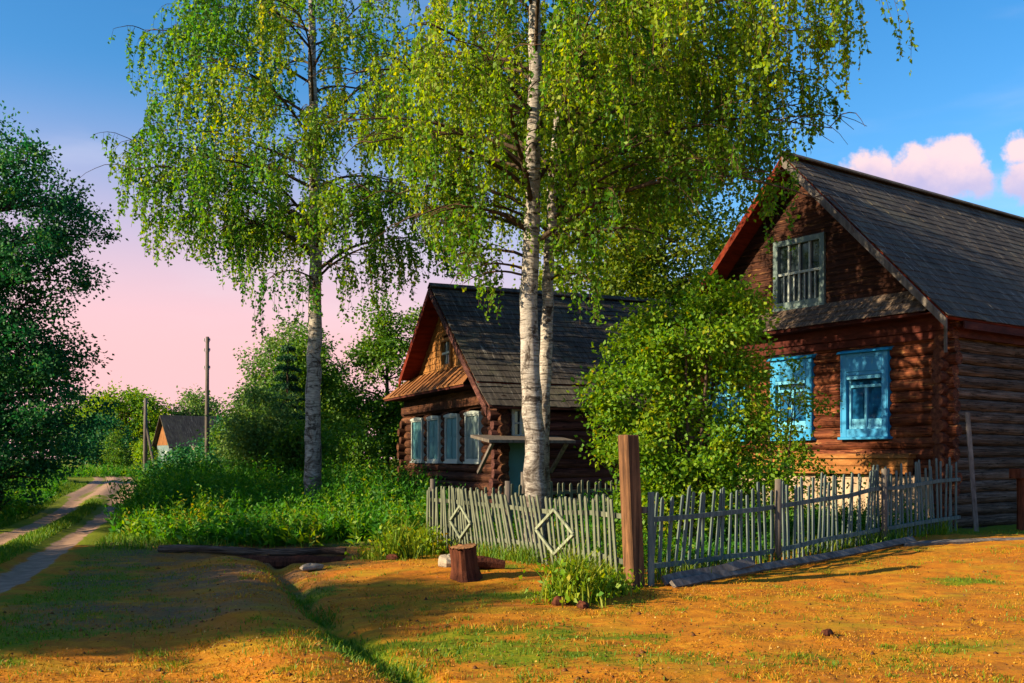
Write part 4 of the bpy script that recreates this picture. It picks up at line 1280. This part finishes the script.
leafy_tree((-5.0, 40, .2), [(0, 0, 4.6, 1.6, 1.5, 1.9), (-.6, 0, 2.6, 1.7, 1.6, 1.6), (.9, 0, 2.6, 1.5, 1.5, 1.5), (.4, 0, 6.4, 1.2, 1.0, 1.0), (-.5, 0, 7.2, .7, .7, .7)],
           'bright green tree right of the left birch trunk beside the smaller house', M['leaf_mid'], 5, .13, 105, 200, 95, .14, .46)
leafy_tree((-7.0, 33.5, .2), [(0, 0, 1.6, 1.2, 1.0, 1.2), (.8, 0, 1.2, 1.0, .9, .9)],
           'bush at the foot of the left birch, behind the weeds', M['leaf_mid'], 1.3, .05, 106, 80, 90, .12, .4, stems=3, name='bush', cat='bush')
leafy_tree((-4.9, 31.5, .2), [(0, 0, 1.7, .9, .9, 1.1), (.3, 0, .9, 1.0, .9, .8)],
           'green bush at the left wall of the smaller house', M['leaf_mid'], 1.3, .05, 107, 70, 90, .11, .36, stems=3, name='bush', cat='bush')
leafy_tree((-43.5, 112, .2), [(0, 0, 6.4, 3.4, 3.4, 3.0), (2.4, 0, 5.4, 3.0, 3, 2.6), (-2.6, 0, 4.6, 3.0, 3, 2.4), (0, 0, 3, 4.2, 4, 2.4)],
           'rounded distant tree left of the far utility pole', M['leaf_bush'], 6, .3, 111, 240, 80, .32, .95)
leafy_tree((-36.5, 116, .2), [(0, 0, 6.0, 3.2, 3.2, 2.8), (1.8, 0, 4.4, 3.0, 3, 2.4), (-1.8, 0, 4, 3.0, 3, 2.4)],
           'bluish distant tree just behind the far house', M['leaf_pale'], 6, .3, 112, 200, 80, .32, .95)
leafy_tree((-32.0, 90, .2), [(0, 0, 1.9, 2.0, 2, 1.6), (1.4, 0, 1.4, 1.6, 1.6, 1.2)],
           'sunlit yellow green bush at the road end', M['leaf_bush'], 1.5, .08, 113, 90, 80, .24, .6, stems=3, name='bush', cat='bush')
leafy_tree((-38.5, 92, .2), [(0, 0, 3.4, 2.6, 2.4, 2.4), (1.2, 0, 2.2, 2.4, 2.4, 1.8)],
           'dark green bush left of the road end', M['leaf_dark'], 3, .1, 114, 110, 80, .26, .7, stems=3, name='bush', cat='bush')
leafy_tree((-33.4, 84, .2), [(0, 0, 2.3, .8, .8, 1.0), (.1, 0, 3.2, .5, .5, .7), (.3, 0, 1.2, .9, .9, .8)],
           'slender young tree at the far bend of the road', M['leaf_mid'], 3.4, .06, 115, 40, 60, .16, .4)
leafy_tree((-19.4, 66, .2), [(0, 0, 1.6, 1.6, 1.5, 1.2), (1.3, 0, 2.6, 1.6, 1.6, 1.9), (-.9, 0, 1.0, 1.0, 1.0, .8)],
           'dark round bush in front of the distant house', M['leaf_dark'], 2, .08, 116, 120, 90, .2, .55, stems=3, name='bush', cat='bush')
leafy_tree((-14.2, 58, .2), [(0, 0, 3.6, 2.0, 1.8, 2.0), (1.4, 0, 2.4, 2.0, 1.8, 1.6), (-1.4, 0, 2.2, 1.8, 1.8, 1.5)],
           'mid green tree behind the tall utility pole', M['leaf_mid'], 4, .12, 117, 160, 90, .19, .55)
leafy_tree((-30.5, 55, .1), [(0, 0, 5.0, 3.0, 3.0, 2.6), (1.5, 0, 2.6, 3.0, 2.6, 2.0), (-2, 0, 3, 3, 3, 2.4)],
           'dark leafy tree beside the road behind the big left tree', M['leaf_dark'], 6, .2, 118, 220, 90, .2, .7)
far_src = leafy_tree((-70, 128, .2), [(0, 0, 7, 4, 4, 4), (3, 0, 5, 3.4, 3.4, 3), (-3, 0, 4.5, 3.4, 3.4, 3)],
                     'distant tree in the row behind the houses', M['leaf_mid'], 7, .3, 121, 170, 70, .4, 1.1, group='distant trees behind the houses')
for i, (x, y, s) in enumerate([(-58, 135, .9), (-22, 120, 1.0), (-10, 125, 1.1), (2, 122, .9), (13, 128, 1.0), (24, 120, 1.1), (38, 124, 1.0), (54, 120, 1.05), (72, 118, 1.0), (-88, 122, 1.1)]):
    c = far_src.copy(); COL.objects.link(c); c.location = (x, y, .2); c.scale = (s, s, s); c.rotation_euler = (0, 0, i * 1.3)
    for chd in list(far_src.children):
        q = chd.copy(); COL.objects.link(q); q.parent = c


# ----------------------------------------------------------------------------------------------
# weeds and grass
def in_poly(x, y, poly):
    r = np.zeros(x.shape, bool); n = len(poly); j = n - 1
    for i in range(n):
        xi, yi = poly[i]; xj, yj = poly[j]
        c = ((yi > y) != (yj > y)) & (x < (xj - xi) * (y - yi) / (yj - yi + 1e-12) + xi)
        r ^= c; j = i
    return r


def weeds(name, poly, n, hf, seed, leaf=(.12, .25), mat='weeds', per=15):
    rng = np.random.default_rng(seed)
    P = np.array(poly); lo, hi = P.min(0), P.max(0)
    X = rng.uniform(lo[0], hi[0], n * 3); Y = rng.uniform(lo[1], hi[1], n * 3)
    m = in_poly(X, Y, poly) & (fbm(X * .9, Y * .9, seed) > .36); X, Y = X[m][:n], Y[m][:n]; n = len(X)
    Z = terrain(X, Y); H = hf(X, Y) * rng.uniform(.55, 1.15, n) * (.30 + 1.4 * fbm(X * .8, Y * .8, seed + 3))
    lean = rng.normal(size=(n, 2)) * .2
    t = np.linspace(.08, 1, per)[None, :] * np.ones((n, 1)) + rng.normal(size=(n, per)) * .03
    px = X[:, None] + lean[:, :1] * t * H[:, None]; py = Y[:, None] + lean[:, 1:] * t * H[:, None]; pz = Z[:, None] + t * H[:, None] * (1 - .12 * rng.uniform(0, 1, (n, per)))
    LP = np.stack([px, py, pz], -1).reshape(-1, 3)
    a = rng.uniform(0, 2 * PI, (n, per))
    D = np.stack([np.cos(a), np.sin(a), rng.uniform(-.2, 1.5, (n, per))], -1).reshape(-1, 3)
    ln = (rng.uniform(*leaf, (n, per)) * (1.15 - .75 * t)).ravel()
    cv = rng.uniform(.1, .65, (n, 1)) + 1.1 * (fbm(X * .55, Y * .55, 5)[:, None] - .5)
    v = np.clip(cv + rng.normal(size=(n, per)) * .10, 0, 1).ravel()
    V1_, F1 = leaves_mesh(LP, D, ln, ln * rng.uniform(.2, .52, len(ln)), rng)
    # stalks: one narrow blade each
    b = rng.uniform(0, PI, n); sx, sy = np.cos(b) * .006, np.sin(b) * .006
    VS = np.empty((n, 4, 3)); ex, ey = X + lean[:, 0] * H, Y + lean[:, 1] * H
    VS[:, 0] = np.stack([X - sx, Y - sy, Z], 1); VS[:, 1] = np.stack([X + sx, Y + sy, Z], 1)
    VS[:, 2] = np.stack([ex + sx * .5, ey + sy * .5, Z + H * .85], 1); VS[:, 3] = np.stack([ex - sx * .5, ey - sy * .5, Z + H * .85], 1)
    F2 = np.arange(n * 4).reshape(n, 4) + len(V1_)
    o = np_mesh(name, np.concatenate([V1_, VS.reshape(-1, 3)]), np.concatenate([F1, F2]), M[mat], {'v': ('FACE', np.concatenate([v, np.clip(cv[:, 0] * .5, 0, 1)]))})
    return tag(o, kind='stuff')


weeds('weeds', [(-9.0, 22.2), (-7.1, 19.2), (-5.5, 18.2), (-1.9, 18.5), (-1.2, 23.2), (-3.6, 29.0), (-7, 40), (-11.5, 40), (-10.0, 27)], 7000,
      lambda x, y: .62 + .55 * sstep(19.3, 23.5, y) - .3 * sstep(-3.6, -2.0, x) * sstep(21, 23, y), 7)
weeds('weeds', [(-10.0, 27), (-11.5, 40), (-7, 40), (-12, 58), (-20, 66), (-24.2, 66), (-18.6, 51), (-14.2, 38)], 4000, lambda x, y: 1.0 + 0 * x, 8, (.14, .26))
weeds('weeds', [(-11.2, 20.5), (-13.0, 26), (-14.9, 32), (-18.6, 41), (-23.2, 52), (-30, 67), (-40, 66), (-26, 36), (-17, 22)], 5000,
      lambda x, y: .35 + .7 * sstep(1.6, 4.5, pdist(x, y, ROAD)[0]), 9, (.12, .24))
weeds('weeds', [(2.0, 14.0), (8.3, 19.6), (4.7, 25.0), (.2, 23.0), (-1.0, 19.5), (1.0, 15.0)], 3000, lambda x, y: .55 + 0 * x, 12, (.08, .16))
weeds('weeds', [(-30, 72), (-26, 72), (-29, 80), (-40, 90), (-60, 95), (-45, 75)], 1600, lambda x, y: .8 + 0 * x, 13, (.2, .34))

# low grass: green and dry blades over the near ground
rng = np.random.default_rng(77)
n = 120000
Yg = 6.4 + (rng.uniform(0, 1, n) ** 1.35) * 14; Xg = rng.uniform(-.62, .6, n) * (Yg + .6)
gm = green_mask(Xg, Yg); dr_, sr_ = pdist(Xg, Yg, ROAD)
okr = (np.abs(dr_ - .66) > .3)
houseyard = in_poly(Xg, Yg, [(1.8, 13.15), (8.62, 19.35), (14, 22), (14, 30), (0, 30), (-1.6, 18.7)])
hol = np.exp(-((Xg + 4.0) / 1.8) ** 2 - ((Yg - 16.6) / .8) ** 2) < .35
isg = rng.uniform(0, 1, n) < np.clip((gm - .36) * 1.5, 0.02, .8)
a = okr & isg & hol & ~houseyard
blades('grass', Xg[a], Yg[a], rng.uniform(.012, .045, a.sum()), rng.uniform(.006, .013, a.sum()), M['grass'], np.clip(rng.normal(.5, .25, a.sum()), 0, 1), 'stuff', .6)
b = okr & ~isg & hol & ~houseyard & (rng.uniform(0, 1, n) < .8) & (fbm(Xg * 1.3, Yg * 1.3, 91) > .47)
blades('dry_grass', Xg[b], Yg[b], rng.uniform(.006, .022, b.sum()), rng.uniform(.004, .010, b.sum()), M['straw'], np.clip(rng.normal(.5, .25, b.sum()), 0, 1), 'stuff', 1.6)
# taller grass: road middle, verges, ditch, fence feet
n = 120000
Yg = 6.5 + rng.uniform(0, 1, n) ** 1.5 * 50; Xg = np.interp(Yg, [p[1] for p in ROAD], [p[0] for p in ROAD]) + rng.normal(size=n) * 2.0
dr_, sr_ = pdist(Xg, Yg, ROAD)
a = ((dr_ < .26) & (Yg < 33)) | ((dr_ > 1.3) & (rng.uniform(0, 1, n) < .75) & ((sr_ < 0) | (Yg > 18)))
blades('grass', Xg[a], Yg[a], rng.uniform(.04, .13, a.sum()) * (1 + .9 * (dr_[a] > 1.8)), rng.uniform(.012, .022, a.sum()), M['grass'], np.clip(rng.normal(.45, .25, a.sum()), 0, 1), 'stuff', .5)
n = 4500
i = rng.integers(0, 5, n); t = rng.uniform(0, 1, n); Dp = np.array(DITCH)
Xd = Dp[i, 0] * (1 - t) + Dp[i + 1, 0] * t + rng.normal(size=n) * .09; Yd = Dp[i, 1] * (1 - t) + Dp[i + 1, 1] * t + rng.normal(size=n) * .1
kd = (fbm(Xd * 1.7, Yd * 1.7, 151) > .47) & (Yd < 13.6); Xd, Yd = Xd[kd] + .16 * (fbm(Yd[kd] * .9, Yd[kd] * 0, 5) - .5), Yd[kd]; n = len(Xd)
blades('grass', Xd, Yd, rng.uniform(.02, .08, n), rng.uniform(.006, .012, n), M['grass'], np.clip(rng.normal(.4, .25, n), 0, 1), 'stuff', .6)
n = 5200
t = rng.uniform(0, 1, n); sel = rng.uniform(0, 1, n) < .5
Xf = np.where(sel, -1.62 + 3.04 * t, 1.8 + 6.82 * t) + rng.normal(size=n) * .14; Yf = np.where(sel, 18.7 - 5.8 * t, 13.15 + 6.2 * t) + rng.normal(size=n) * .14
kk = fbm(Xf * 1.5, Yf * 1.5, 31) > .45
blades('grass', Xf[kk], Yf[kk], rng.uniform(.08, .32, kk.sum()), rng.uniform(.008, .016, kk.sum()), M['grass'], np.clip(rng.normal(.6, .25, kk.sum()), 0, 1), 'stuff', .5)
# fallen leaves and small clods
n = 7500
Yl = 6.5 + rng.uniform(0, 1, n) ** 1.6 * 11; Xl = rng.uniform(-.58, .58, n) * Yl
P = np.stack([Xl, Yl, terrain(Xl, Yl) + .012], 1); D = rng.normal(size=(n, 3)) * np.array([1, 1, .18])
V_, F_ = leaves_mesh(P, D, rng.uniform(.010, .034, n), rng.uniform(.008, .024, n), rng)
tag(np_mesh('fallen_leaves', V_, F_, M['litter'], {'v': ('FACE', np.clip(rng.normal(.5, .27, n), 0, 1))}), kind='stuff')


# scattered tufts and clods on the trodden soil
n = 620
Yt = 6.5 + rng.uniform(0, 1, n) ** 1.4 * 10; Xt = rng.uniform(-.58, .58, n) * Yt
ok = (fbm(Xt * .7, Yt * .9, 141) > .44) & ~in_poly(Xt, Yt, [(1.8, 13.0), (8.7, 19.2), (14, 22), (14, 30), (0, 30), (-1.6, 18.7)]) & (pdist(Xt, Yt, ROAD)[0] > 1.2)
Xt, Yt = Xt[ok], Yt[ok]
ti = rng.integers(0, len(Xt), 13000); rr_ = rng.uniform(.03, .11, len(Xt))
Xb = Xt[ti] + rng.normal(size=13000) * rr_[ti]; Yb = Yt[ti] + rng.normal(size=13000) * rr_[ti]
tv = rng.uniform(0, 1, len(Xt))[ti]
hb = rng.uniform(.015, .055, 13000) * (.6 + rr_[ti] * 6)
mg = tv < .55
blades('grass', Xb[mg], Yb[mg], hb[mg], rng.uniform(.004, .009, mg.sum()), M['grass'], np.clip(rng.normal(.72, .22, mg.sum()), 0, 1), 'stuff', 1.0)
blades('dry_grass', Xb[~mg], Yb[~mg], hb[~mg], rng.uniform(.004, .009, (~mg).sum()), M['straw'], np.clip(rng.normal(.6, .3, (~mg).sum()), 0, 1), 'stuff', 1.1)
n = 900
Yc = 6.5 + rng.uniform(0, 1, n) ** 1.5 * 9; Xc = rng.uniform(-.58, .58, n) * Yc
ok = ~in_poly(Xc, Yc, [(1.8, 13.0), (8.7, 19.2), (14, 22), (14, 30), (0, 30), (-1.6, 18.7)]); Xc, Yc = Xc[ok], Yc[ok]; n = len(Xc)
rc_ = .008 + .022 * rng.uniform(0, 1, n) ** 3
O8 = np.array([(1, 0, 0), (0, 1, 0), (-1, 0, 0), (0, -1, 0), (0, 0, .8), (0, 0, -.5)], float)
VC = np.stack([Xc, Yc, terrain(Xc, Yc)], 1)[:, None] + O8[None] * rc_[:, None, None] * rng.uniform(.6, 1.5, (n, 6, 1))
FC = (np.array([(0, 1, 4), (1, 2, 4), (2, 3, 4), (3, 0, 4), (1, 0, 5), (2, 1, 5), (3, 2, 5), (0, 3, 5)])[None] + np.arange(n)[:, None, None] * 6).reshape(-1, 3)
tag(np_mesh('soil_clods', VC.reshape(-1, 3), FC, M['litter'], {'v': ('FACE', np.repeat(np.clip(rng.normal(.2, .2, n), 0, 1), 8))}), kind='stuff')


def grass_clump(loc, n, h, r, label, seed, group=None, flat=.45, name='grass_clump', leafy=0):
    rng = np.random.default_rng(seed)
    root = empty(name, (loc[0], loc[1], tz(*loc)), 0, label=label, cat='plant', group=group)
    X = rng.normal(size=n) * r * .45; Y = rng.normal(size=n) * r * .45
    hh = h * rng.uniform(.4, 1.1, n) * np.clip(1.2 - np.hypot(X, Y) / r * .6, .3, 1.2)
    Zc = terrain(X + loc[0], Y + loc[1]) - tz(*loc)
    blades('blades', X, Y, hh, rng.uniform(.012, .024, n), M['grass'], np.clip(rng.normal(.78, .2, n), 0, 1), None, flat, (0, 0, 0), root, rng, Zc)
    if leafy:
        P = np.stack([rng.normal(size=leafy) * r * .6, rng.normal(size=leafy) * r * .6, np.abs(rng.normal(size=leafy)) * h * .35 + .02], 1)
        D = rng.normal(size=(leafy, 3)) + np.array([0, 0, .4])
        V_, F_ = leaves_mesh(P, D, rng.uniform(.05, .11, leafy), rng.uniform(.03, .07, leafy), rng)
        np_mesh('leaves', V_, F_, M['leaf_bush'], {'v': ('FACE', np.clip(rng.normal(.55, .2, leafy), 0, 1))}, root)
    return root


grass_clump((.70, 11.55), 380, .62, .36, 'bright green grass clump with clods left of the gate post', 1, leafy=420)
grass_clump((1.15, 12.2), 220, .32, .34, 'low green plant between the grass clump and the gate post', 2, leafy=260)
grass_clump((-1.85, 16.3), 300, .62, .38, 'upright grass tuft on the mound left of the pale fence', 3, leafy=240)
grass_clump((-1.50, 17.4), 220, .55, .34, 'leafy yellow green weed at the far end of the pale fence', 4, leafy=520)
grass_clump((-2.25, 16.9), 200, .40, .40, 'low grass tuft at the right end of the fallen log', 5, leafy=200)
for i, (x, y, r_, l) in enumerate([(.55, 11.2, .09, 'brown clod at the left foot of the bright grass clump'), (.78, 11.1, .075, 'small brown clod in front of the bright grass clump'),
                                   (-1.9, 15.85, .09, 'brown clod in front of the upright grass tuft'), (2.9, 9.2, .05, 'small dark stone on the golden foreground, right of centre')]):
    rock((x, y, tz(x, y) + r_ * .3), r_, (1.3, .9, .8), l, M['stumpbark'], 'clod', 'clod', None, 10 + i)

# ----------------------------------------------------------------------------------------------
# sky
w = bpy.data.worlds.new('World'); S.world = w; w.use_nodes = True
nt = w.node_tree
for nd in list(nt.nodes): nt.nodes.remove(nd)
k = NT(nt)
out = k.n('OutputWorld'); bg = k.n('Background'); bg.inputs[1].default_value = .078
sky = k.n('TexSky', sky_type='NISHITA'); sky.sun_disc = False
sky.sun_elevation = SUN_EL; sky.sun_rotation = SUN_AZ % (2 * PI)
sky.air_density = 1.0; sky.dust_density = .6; sky.ozone_density = 2.5
hs = k.n('HueSaturation'); hs.inputs['Saturation'].default_value = 1.36; hs.inputs['Value'].default_value = 1.0
k.l(sky.outputs[0], hs.inputs['Color'])
tc = k.n('TexCoord'); sp = k.n('SeparateXYZ'); k.l(tc.outputs['Generated'], sp.inputs[0])
X, Y, Z = sp.outputs
dt = k.math('ADD', k.math('MULTIPLY', X, -.36), k.math('MULTIPLY', Y, .933))
pk = k.math('MULTIPLY', k.ss(Z, .36, .07), k.ss(dt, .78, .985))
col = k.mix(pk, hs.outputs[0], (5.0, 2.85, 2.95))
# low cumulus to the right
ys_ = k.math('MAXIMUM', Y, .05)
u = k.math('DIVIDE', X, ys_); v = k.math('DIVIDE', Z, ys_)
cv = k.n('CombineXYZ'); k.l(u, cv.inputs[0]); k.l(v, cv.inputs[1])
nz = k.n('TexNoise'); k.l(cv.outputs[0], nz.inputs['Vector']); nz.inputs['Scale'].default_value = 34; nz.inputs['Detail'].default_value = 6; nz.inputs['Roughness'].default_value = .6
warp = k.math('MULTIPLY', k.math('SUBTRACT', nz.outputs[0], .5), .040)
best = None
for (cx, cy, cr) in ((.440, .290, .033), (.404, .283, .027), (.362, .284, .022), (.466, .278, .020), (.508, .308, .017), (.512, .278, .022), (.545, .29, .026), (.335, .276, .016)):
    dd = k.n('VectorMath', operation='DISTANCE'); k.l(cv.outputs[0], dd.inputs[0]); dd.inputs[1].default_value = (cx, cy, 0)
    q = k.math('SUBTRACT', cr, dd.outputs['Value'])
    best = q if best is None else k.math('MAXIMUM', best, q)
cm = k.ss(k.math('ADD', best, warp), -.004, .007)
cm = k.math('MULTIPLY', cm, k.ss(Y, .1, .3))
cc = k.mix(k.ss(k.math('ADD', v, warp), .262, .305), (2.7, 2.4, 3.7), (5.3, 3.75, 3.7))
col = k.mix(k.math('MULTIPLY', cm, .92), col, cc)
n2_ = k.n('TexNoise'); mp2 = k.n('Mapping'); k.l(tc.outputs['Generated'], mp2.inputs[0]); mp2.inputs['Scale'].default_value = (2, 2, 9)
k.l(mp2.outputs[0], n2_.inputs['Vector']); n2_.inputs['Scale'].default_value = 1.6; n2_.inputs['Detail'].default_value = 5
col = k.mix(k.math('MULTIPLY', k.ss(n2_.outputs[0], .50, .80, 0, .30), k.ss(Z, .02, .12)), col, (4.6, 4.3, 4.7))
k.l(col, bg.inputs[0]); k.l(bg.outputs[0], out.inputs[0])

sun = bpy.data.lights.new('sun', 'SUN'); sun.energy = 5.0; sun.angle = R(.5); sun.color = (1, .80, .47)
so = bpy.data.objects.new('sun', sun); COL.objects.link(so)
ld = Vector((LT[0] * math.cos(SUN_EL), LT[1] * math.cos(SUN_EL), -math.sin(SUN_EL)))
so.rotation_euler = ld.to_track_quat('-Z', 'Y').to_euler(); so.location = (-30, -15, 30)

# camera
cam = bpy.data.cameras.new('camera'); cam.sensor_width = 36; cam.lens = 36 * 1000 / 1024; cam.shift_y = (458 - 341.5) / 1024
cam.clip_end = 5000; cam.clip_start = .05
co = bpy.data.objects.new('camera', cam); COL.objects.link(co); co.location = (0, 0, 1.65); co.rotation_euler = (R(90), 0, 0)
S.camera = co

S.view_settings.view_transform = 'Standard'; S.view_settings.look = 'None'
S.view_settings.exposure = 1.5; S.view_settings.gamma = 1.0
S.cycles.use_denoising = True
S.cycles.max_bounces = 6; S.cycles.diffuse_bounces = 3; S.cycles.transmission_bounces = 4; S.cycles.transparent_max_bounces = 6
S.cycles.sample_clamp_indirect = 6
print('faces', sum(len(o.data.polygons) for o in S.objects if o.type == 'MESH'))
